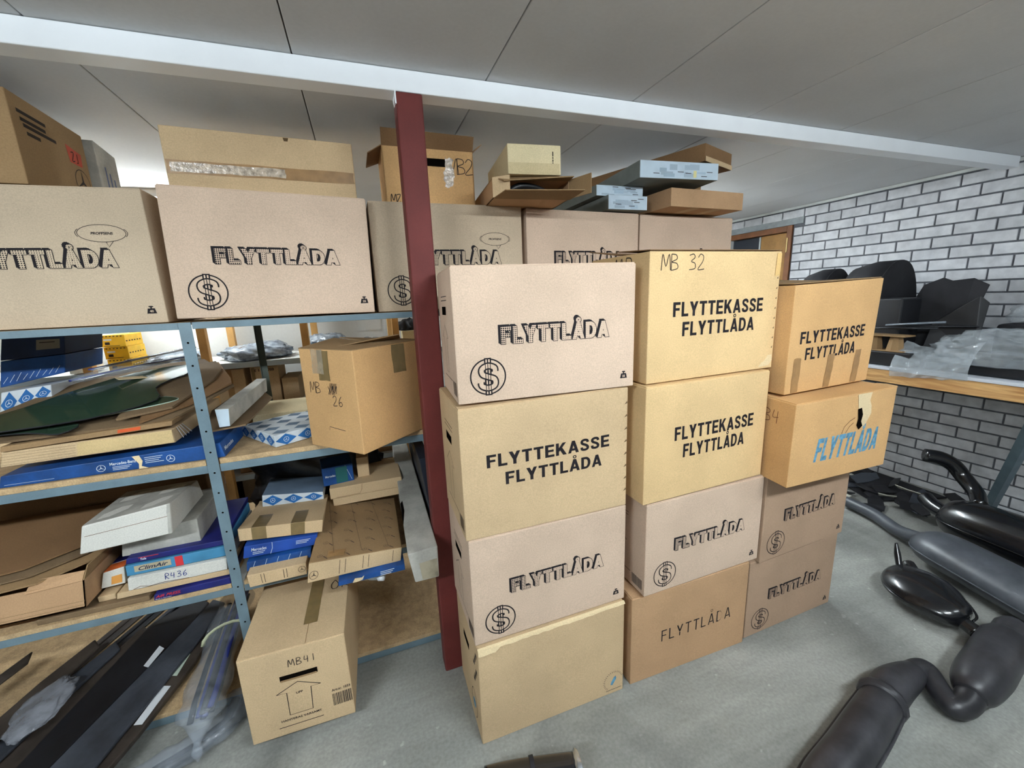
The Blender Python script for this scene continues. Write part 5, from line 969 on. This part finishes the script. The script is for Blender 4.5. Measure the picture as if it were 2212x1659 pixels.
# ================================================================== GOODS ON THE BACK RACK (seen through the shelf)
GY = 'yellow cartons on the back rack'
for i, lab in enumerate(('lowest yellow printed carton of the small pile on the back rack', 'middle yellow printed carton of the small pile on the back rack', 'topmost yellow printed carton of the small pile on the back rack')):
    z0 = 1.175+.068*i; c = Carton('carton', lab, 'box', corners((-1.37-.004*i, 2.93), z0, 0, .108, .20, .066), YEL, GY, 0, bev=.001); W, H = c.size('front')
    c.pr('front', rect2d(W*.12, H*.55, W*.45, H*.68), WHITEP, 'white_label'); c.pr('front', rect2d(W*.15, H*.2, W*.35, H*.42), PEN, 'print_block'); c.pr('front', rect2d(W*.1, H*.08, W*.75, H*.12), PEN, 'print_line')
    for k in range(6): c.pr('front', rect2d(W*(.08+.15*k), H*.86, W*(.16+.15*k), H*.93), PEN, 'print_block'); c.pr('right', rect2d(.01+.03*k, H*.4, .025+.03*k, H*.5), PEN, 'print_block')
c = Carton('carton', 'small white carton left of the yellow pile on the back rack', 'box', corners((-1.545, 2.93), 1.1755, 0, .085, .15, .125), CB_WHITE, None, 0)
for n, (x0, x1, z1, lab) in enumerate(((-.895, -.725, 1.128, 'left tan carton under the back rack shelf'), (-.690, -.535, 1.132, 'tallest tan carton with upside-down print under the back rack shelf'), (-.525, -.430, 1.045, 'smallest tan carton under the back rack shelf'))):
    c = Carton('carton', lab, 'box', corners((x0, 2.935), .8865, 0, x1-x0, .25, z1-.8865), CB_TAN, 'tan cartons on the back rack', 0); W, H = c.size('front')
    if n == 0: c.patch('front', W*.42, .002, W*.62, H, TAPE, 'tape', .0008, 1, 3)
    if n == 1:
        tv, tf = fit2d(text2d('050 20 1 3', .016, .02), 0, W*.7, 0); c.pr('front', ([(W*.85-x, H*.94-y) for x, y in tv], [tuple(reversed(f)) for f in tf]), INK, 'lettering'); c.patch('front', W*.04, H*.68, W*.16, H*.98, TAPEG, 'tape', .0008, 1, 2)
PILE = mat('film_over_grey_parts', rgb(162, 174, 186), .2, .45, 22.0, bump=1.0, bscale=30.0, spec=.7, col2=rgb(66, 76, 92))
for n, (x, sx, sz, lab) in enumerate(((-1.10, .15, .050, 'flat heap of film wrapped parts beside the yellow cartons'), (-.66, .20, .062, 'heap of film wrapped grey parts between two pine posts'), (-.24, .12, .085, 'peaked heap of film wrapped parts beside a pine post'), (.06, .12, .05, 'pale film wrapped heap behind the MB 26 box'))):
    crumple('wrapped_parts', lab, 'parts', (x, 3.11, 1.1745), sx, .20, sz, PILE, 11+n, 4, .16)
c = Carton('carton', 'small beige carton on the back rack right behind the post', 'box', corners((.255, 2.95), 1.1755, 0, .09, .12, .12), CB_CREAM, None, 0)
crumple('dark_parts', 'tangle of small black parts on the beige carton behind the post', 'parts', (.30, 3.01, 1.2965), .065, .05, .05, BLKM, 31, 3, .3)
o = boxo('paper_sheet', (-.08, -.001, 0), (.08, .001, .22), WALLW); o.location = (.06, 3.497, 1.28); tag(o, 'blank white paper sheet fixed to the back wall', 'paper')
for n, (x0, x1, z0, z1, m, lab) in enumerate(((-1.90, -1.47, .4515, .80, CB_DARK, 'added large dark carton blocking light on the low rack shelf at the far left'), (-1.38, -.92, .4515, .84, CB_DULL, 'added large dull carton blocking light on the low rack shelf behind the left bay'), (-.84, -.38, .4515, .82, CB_DARK, 'added large dark carton blocking light on the low rack shelf behind the upright'), (-.31, .17, .4515, .85, CB_DULL, 'added large dull carton blocking light on the low rack shelf behind the post'),
    (-1.40, -.93, .0005, .40, CB_DARK, 'added dark carton blocking light on the floor under the rack behind the left bay'), (-.84, -.38, .0005, .41, CB_OLD, 'added brown carton blocking light on the floor under the rack behind the upright'), (-.31, .17, .0005, .40, CB_DARK, 'added dark carton blocking light on the floor under the rack behind the post'), (-1.92, -1.48, .0005, .40, CB_DARK, 'added dark carton blocking light on the floor under the rack at the far left'))):
    Carton('carton', lab, 'box', corners((x0, 2.93), z0, 0, x1-x0, .42, z1-z0), m, 'added light-blocking cartons low on the back rack', 0)  # cartons added to hide the white wall and keep rear light off the shelf
# ================================================================== BENCH ALONG THE BRICK WALL
bench = thing('workbench', 'pine framed workbench with white top along the brick wall', 'bench', (3.34, 1.4, 0))
def bp_(n, lo, hi, m, bev=.002): return boxo(n, (lo[0]-3.34, lo[1]-1.4, lo[2]), (hi[0]-3.34, hi[1]-1.4, hi[2]), m, bench, bev)
def wood_mat():
    m = bpy.data.materials.new('pine_grain'); m.use_nodes = True; N = m.node_tree.nodes; L = m.node_tree.links; b = N['Principled BSDF']; b.inputs['Roughness'].default_value = .55
    tc = N.new('ShaderNodeTexCoord'); mp = N.new('ShaderNodeMapping'); mp.inputs['Scale'].default_value = (14, 1.2, 14); L.new(tc.outputs['Object'], mp.inputs[0])
    n = N.new('ShaderNodeTexNoise'); n.inputs['Scale'].default_value = 2.2; n.inputs['Detail'].default_value = 4; n.inputs['Distortion'].default_value = 1.6; L.new(mp.outputs[0], n.inputs['Vector'])
    r = N.new('ShaderNodeValToRGB'); r.color_ramp.elements[0].position = .35; r.color_ramp.elements[0].color = rgb(176, 124, 72); r.color_ramp.elements[1].position = .62; r.color_ramp.elements[1].color = rgb(222, 178, 118); L.new(n.outputs['Fac'], r.inputs[0]); L.new(r.outputs[0], b.inputs['Base Color']); return m
GRAIN = wood_mat()
bp_('front_rail', (2.945, .2, .900), (2.985, 2.66, .976), GRAIN, .003); bp_('bench_top', (2.940, .2, .977), (3.755, 2.68, .994), mat('white_laminate', rgb(214, 218, 226), .35, .03))
for y in (.25, 2.6): bp_('leg', (2.95, y, 0), (2.99, y+.045, .9), PINE); 
bp_('rear_rail', (3.715, .2, .90), (3.755, 2.66, .976), PINE)
bm = bmesh.new(); A, B = V((2.965, .90, .90)), V((3.70, 1.248, .03))
tube_bm(bm, [tuple(A-V((3.34,1.4,0)))+(.030,.030), tuple(B-V((3.34,1.4,0)))+(.030,.030)], 4); bmo('brace', bm, STEEL, bench)['label'] = 'grey steel brace'
# ---- black car parts on the bench
def panel_strip(name, lab, prof, w0, w1, m, th=.004, cat='car part', group=None):
    """moulded liner: arched skin swept along y with a closed side towards the room"""
    pts = spline(prof, 5); n = len(pts); c0 = V((sum(q[0] for q in pts)/n, (w0+w1)/2, min(q[1] for q in pts))); t = thing(name, lab, cat, c0, group); vs = []
    for y, k in ((w0, 1.0), ((w0+w1)/2, 1.05), (w1, .9)):
        c = c0.x; vs += [V((c+(x-c)*k, y, max(z*(.98 if y == w1 else 1), c0.z)))-c0 for x, z in pts]
    o = pyd('arch', vs, [(j*n+i, j*n+i+1, (j+1)*n+i+1, (j+1)*n+i) for j in range(2) for i in range(n-1)], m, t, True); md = o.modifiers.new('thick', 'SOLIDIFY'); md.thickness = th
    k = n; cz = V((c0.x, w0+.05, c0.z+.12))-c0; ring = vs[:n]; inner = [r.lerp(cz, .45)+V((0, .03, 0)) for r in ring]; o = pyd('side_wall', ring+inner, [(i, i+1, n+i+1, n+i) for i in range(n-1)]+[tuple(range(n, 2*n))], m, t, True); md = o.modifiers.new('thick', 'SOLIDIFY'); md.thickness = th
    return t
GB = 'black car parts on the bench'
panel_strip('inner_fender', 'large black curved inner fender standing on the bench by the brick wall', [(3.05,1.001),(3.10,1.30),(3.20,1.52),(3.34,1.63),(3.50,1.60),(3.60,1.40),(3.62,1.001)], 1.76, 2.00, BLKM, .004, group=GB)
panel_strip('inner_fender', 'small black curved fender part showing over the tape strip box', [(3.16,1.001),(3.20,1.45),(3.30,1.59),(3.42,1.59),(3.50,1.45),(3.52,1.001)], 2.12, 2.32, BLKM, .004, group=GB)
o = slab_poly('fender_liner', [(3.30,1.60,1.02),(3.34,1.42,1.05),(3.38,1.36,1.30),(3.40,1.33,1.46),(3.40,1.40,1.50),(3.37,1.48,1.49),(3.36,1.52,1.51),(3.34,1.60,1.47),(3.32,1.66,1.30)], .012, BLKM, None, .003); tag(o, 'black torn plastic panel leaning right of the large inner fender', 'car part', GB)
o = slab_poly('fender_liner', [(3.22,1.52,1.0),(3.30,1.30,1.05),(3.36,1.30,1.36),(3.33,1.33,1.40),(3.28,1.50,1.24)], .010, BLK, None, .003); tag(o, 'small black plastic panel leaning in front of the torn panel', 'car part', GB)
c = Carton('black_box', 'black plastic box standing in front of the large inner fender', 'box', corners((3.10, 1.575), .9955, 0, .20, .16, .40), BLK, None, .004, bev=.01)
for k, (a, b, r, m, lab) in enumerate((((3.06,1.62,1.235),(3.10,1.36,1.262),.012,mat('grey_trim', rgb(128, 136, 146), .4),'pale grey trim strip lying across the black parts'), ((3.00,1.72,1.215),(3.08,1.38,1.228),.014,BLK,'black trim strip under the pale grey strip on the bench'), ((3.12,1.70,1.222),(3.30,1.30,1.228),.014,BLK,'black trim strip behind the pale grey strip on the bench'))):
    o = tubeo('plastic_strip', [tuple(a)+(r, r*.5), tuple(b)+(r, r*.5)], m, None, 8); tag(o, lab, 'trim')
# tan moulded tray of two cups, black tray below
t = thing('moulded_tray', 'brown cardboard tray with two cups on the bench edge', 'tray', (3.040, 1.60, 1.0825))
for dy in (-.055, .055):
    bm = bmesh.new(); bmesh.ops.create_cone(bm, cap_ends=True, segments=8, radius1=.046, radius2=.030, depth=.09)
    for v in bm.verts: v.co += V((0, dy, .045))
    bmo('cup', bm, CB_DULL, t)
boxo('rim', (-.05, -.12, .090), (.05, .12, .098), CB_DULL, t); boxo('rim', (-.05, -.12, .0), (.05, .12, .006), CB_DULL, t)
c = Carton('black_tray', 'flat black tray carrying the brown two-cup tray on the bench edge', 'tray', corners((2.985, 1.44), .9955, 0, .108, .30, .085), BLK, None, 0, bev=.006)
c = Carton('black_tray', 'long black moulded part lying under the clear bag on the bench', 'car part', corners((3.02, .55), .9955, 0, .40, .84, .05), BLK, None, 0, bev=.012)
c = Carton('black_tray', 'second black moulded part lying nearer the wall under the small film heap', 'car part', corners((3.44, 1.05), .9955, 0, .25, .24, .24), BLKM, None, .006, bev=.02)
film('plastic_bag', 'large crumpled clear plastic bag hanging over the bench edge', (3.13, 1.12, 1.05), .15, .30, .13, FILM, 3, .40, 5, -.12, 'bag', -.35)
vs = []; rows = 8; 
for j in range(rows+1):      # the bag's loose end drooping over the rail
    v = j/rows
    for i in range(11):
        u = i/10; y = 1.50-.34*u; x = 2.935-.012*math.sin(math.pi*v)+.16*v*v; z = .945+.03*u+.20*v-.05*math.sin(3*u)*v; vs.append(V((x+.006*mnoise.noise(V((u*9, v*9, 2))), y+.02*v, z+.010*mnoise.noise(V((u*8, v*8, 5))))))
fs = [(j*11+i, j*11+i+1, (j+1)*11+i+1, (j+1)*11+i) for j in range(rows) for i in range(10)]
o = pyd('plastic_film', vs, fs, FILM, None, False); md = o.modifiers.new('thick', 'SOLIDIFY'); md.thickness = .0012; tag(o, 'loose milky film corner drooping over the pine rail', 'plastic film')
film('plastic_film', 'small heap of clear film near the brick wall on the bench', (3.55, 1.15, 1.242), .09, .13, .075, FILM, 8, .45, 4, .2)
# ================================================================== EXHAUST PARTS ON THE FLOOR
EXB = mat('glossy_black_exhaust_paint', rgb(20, 21, 25), .22, .25, 5.0, .10, 40.0, spec=.6, coat=.3); EXG = mat('dusty_grey_exhaust', rgb(74, 78, 84), .38, .18, 6.0, .10, 50.0, spec=.5); EXD = mat('cast_dark_exhaust', rgb(50, 50, 54), .38, .25, 10.0, .12, 60.0, spec=.45)
def rel(path, c0): return [(p[0]-c0[0], p[1]-c0[1], p[2]-c0[2])+tuple(p[3:]) for p in path]
def muffler(name, lab, body, m, parts=(), seam=True, seg=20):
    c0 = V((body[len(body)//2][0], body[len(body)//2][1], 0)); t = thing(name, lab, 'exhaust', c0)
    bp = spline(rel(body, c0), 6); tubeo('shell', bp, m, t, seg)
    if seam:
        a = V(bp[0][:3]); b = V(bp[-1][:3]); d = (b-a).normalized(); s = V((d.y, -d.x, 0)).normalized()
        for sg in (-1, 1): tubeo('seam', [tuple(V(p[:3])+s*sg*(p[3]+.002))+(.005, .003) for p in bp], m, t, 6)
    for nm, pth, mm in parts: tubeo(nm, spline(rel(pth, c0), 6), mm, t, 14)
    return t, c0
# long dusty muffler with its pipe
muffler('exhaust_muffler', 'long dusty grey muffler with bent pipe lying in front of the glossy black muffler', [(2.790,1.165,.10,.02,.02),(2.776,1.135,.10,.095,.06),(2.755,1.06,.10,.135,.085),(2.70,.85,.10,.145,.088),(2.63,.60,.10,.145,.088),(2.58,.45,.10,.13,.08)], EXG,
  [('inlet_pipe', [(2.972,1.652,.045,.034),(2.935,1.47,.05,.036),(2.86,1.31,.05,.036),(2.815,1.21,.075,.036),(2.782,1.14,.10,.036)], EXG)])
# glossy black muffler with tall bent pipe
t, c0 = muffler('exhaust_muffler', 'glossy black muffler with tall bent tail pipe beside the brick wall', [(3.105,1.225,.15,.03,.03),(3.10,1.19,.15,.10,.09),(3.09,1.10,.155,.135,.12),(3.07,.92,.16,.145,.13),(3.05,.70,.16,.145,.13),(3.04,.5,.16,.12,.11)], EXB,
  [('tail_pipe', [(3.16,1.10,.24,.036),(3.26,1.16,.27,.038),(3.30,1.24,.33,.040),(3.29,1.29,.39,.041),(3.25,1.34,.425,.042),(3.20,1.39,.435,.040)], EXB), ('inlet_stub', [(3.10,1.20,.15,.04),(3.13,1.28,.16,.042),(3.17,1.34,.18,.040)], EXB)])
# almond shaped resonator
t, c0 = muffler('exhaust_resonator', 'small glossy black almond shaped resonator with pipe stub on the concrete', [(2.425,1.085,.07,.02,.012),(2.412,1.055,.07,.075,.042),(2.368,.985,.07,.135,.064),(2.318,.895,.07,.135,.064),(2.285,.80,.07,.085,.050),(2.278,.765,.07,.030,.028)], EXB,
  [('outlet_pipe', [(2.282,.785,.06,.026),(2.272,.73,.055,.028),(2.266,.715,.052,.029)], EXB), ('bracket', [(2.42,1.07,.08,.012),(2.45,1.10,.13,.014),(2.465,1.12,.18,.006)], EXB), ('inlet_collar', [(2.455,1.03,.07,.03),(2.49,1.07,.075,.032)], EXB)])
# front silencer, zigzag pipe and converter
t, c0 = muffler('exhaust_assembly', 'dark exhaust with front silencer, zigzag pipe and converter at the lower right', [(1.06,.562,.065,.02,.02),(1.075,.566,.065,.05,.05),(1.14,.580,.065,.062,.062),(1.28,.608,.065,.063,.062),(1.42,.640,.065,.063,.062),(1.56,.674,.065,.060,.060)], EXD,
  [('collar', [(1.552,.672,.07,.068,.066),(1.566,.676,.07,.073,.070),(1.580,.679,.07,.068,.066)], EXD), ('cone', [(1.57,.676,.07,.060,.060),(1.66,.694,.07,.060,.058),(1.74,.700,.066,.052,.050),(1.80,.703,.06,.040)], EXD),
   ('zigzag_pipe', [(1.78,.702,.06,.038),(1.835,.704,.06,.038),(1.858,.690,.055,.037),(1.835,.655,.048,.036),(1.800,.612,.044,.036),(1.790,.580,.044,.036),(1.83,.570,.048,.038),(1.88,.578,.06,.042)], EXD),
   ('converter', [(1.865,.576,.068,.042,.042),(1.90,.582,.074,.062,.060),(1.99,.597,.078,.075,.070),(2.13,.622,.078,.075,.070),(2.26,.645,.078,.073,.068),(2.31,.653,.078,.050,.048)], EXD), ('neck', [(2.30,.651,.078,.050),(2.36,.662,.078,.056),(2.40,.669,.078,.046)], EXD)], seam=True)
# pipe end at the lower picture edge
t, c0 = muffler('exhaust_pipe_end', 'black pipe end with flange on the floor before the plain tan box', [(.20,.945,.052,.050),(.30,.925,.052,.052),(.47,.880,.052,.052)], EXB, [('flange', [(.465,.882,.052,.050),(.475,.879,.052,.060),(.485,.877,.052,.058)], CHROME), ('clamp_band', [(.335,.916,.052,.056),(.348,.913,.052,.057)], BLKM)], seam=False)
# ---- heap of trim offcuts by the wall
rnd = random.Random(21); kinds = [('black', BLK), ('matt black', BLKM), ('dark grey', mat('dark_grey_plastic', rgb(62, 66, 74), .5, .1)), ('pale', mat('pale_plastic', rgb(176, 174, 160), .5, .1)), ('black', BLK)]
WH = ['nearest the stacked boxes', 'under the bench rail', 'beside the bent pipe', 'on the concrete edge of the heap', 'close to the brick wall', 'in the middle of the heap', 'at the back of the heap', 'right behind the grey muffler pipe']
for i in range(26):
    x = rnd.uniform(2.98, 3.55); y = 1.22+(rnd.random()**.8)*.72+(x-3.2)*.15; z = .012+.006*(i % 7)+.05*rnd.random()*(1-abs(x-3.3)); k, m = kinds[i % 5]; a = rnd.uniform(0, 6.28); L = rnd.uniform(.12, .30) if i % 5 != 3 else rnd.uniform(.10, .2); wd = rnd.uniform(.03, .10)
    tl = rnd.uniform(-.35, .35); dx, dy = math.cos(a), math.sin(a); px, py = -dy, dx
    pts = [(x+dx*L*s+px*wd*q, y+dy*L*s+py*wd*q, max(.008, z+tl*L*s*.4+.02*(q > 0))) for s, q in ((-.5,-.4),(-.1,-.5),(.4,-.35),(.5,.1),(.1,.5),(-.45,.35))]
    pts = [(min(p[0], 3.72), p[1], p[2]) for p in pts]
    o = slab_poly('plastic_offcut', pts, .006, m); tag(o, k+' loose plastic offcut in the heap on the floor by the brick wall', 'offcut', k+' offcuts by the wall')
o = slab_poly('rubber_mat', [(3.20,1.62,.012),(3.70,1.45,.012),(3.745,2.05,.016),(3.40,2.12,.014)], .008, BLKM); tag(o, 'dark rubber mat lying under the heap against the brick wall', 'mat')
o = slab_poly('cardboard_sheet', [(2.93,1.13,.02),(3.03,1.19,.03),(3.02,.94,.03),(2.95,.92,.02)], .004, CB_TAN); tag(o, 'tan cardboard piece between the grey and the glossy black muffler', 'cardboard')
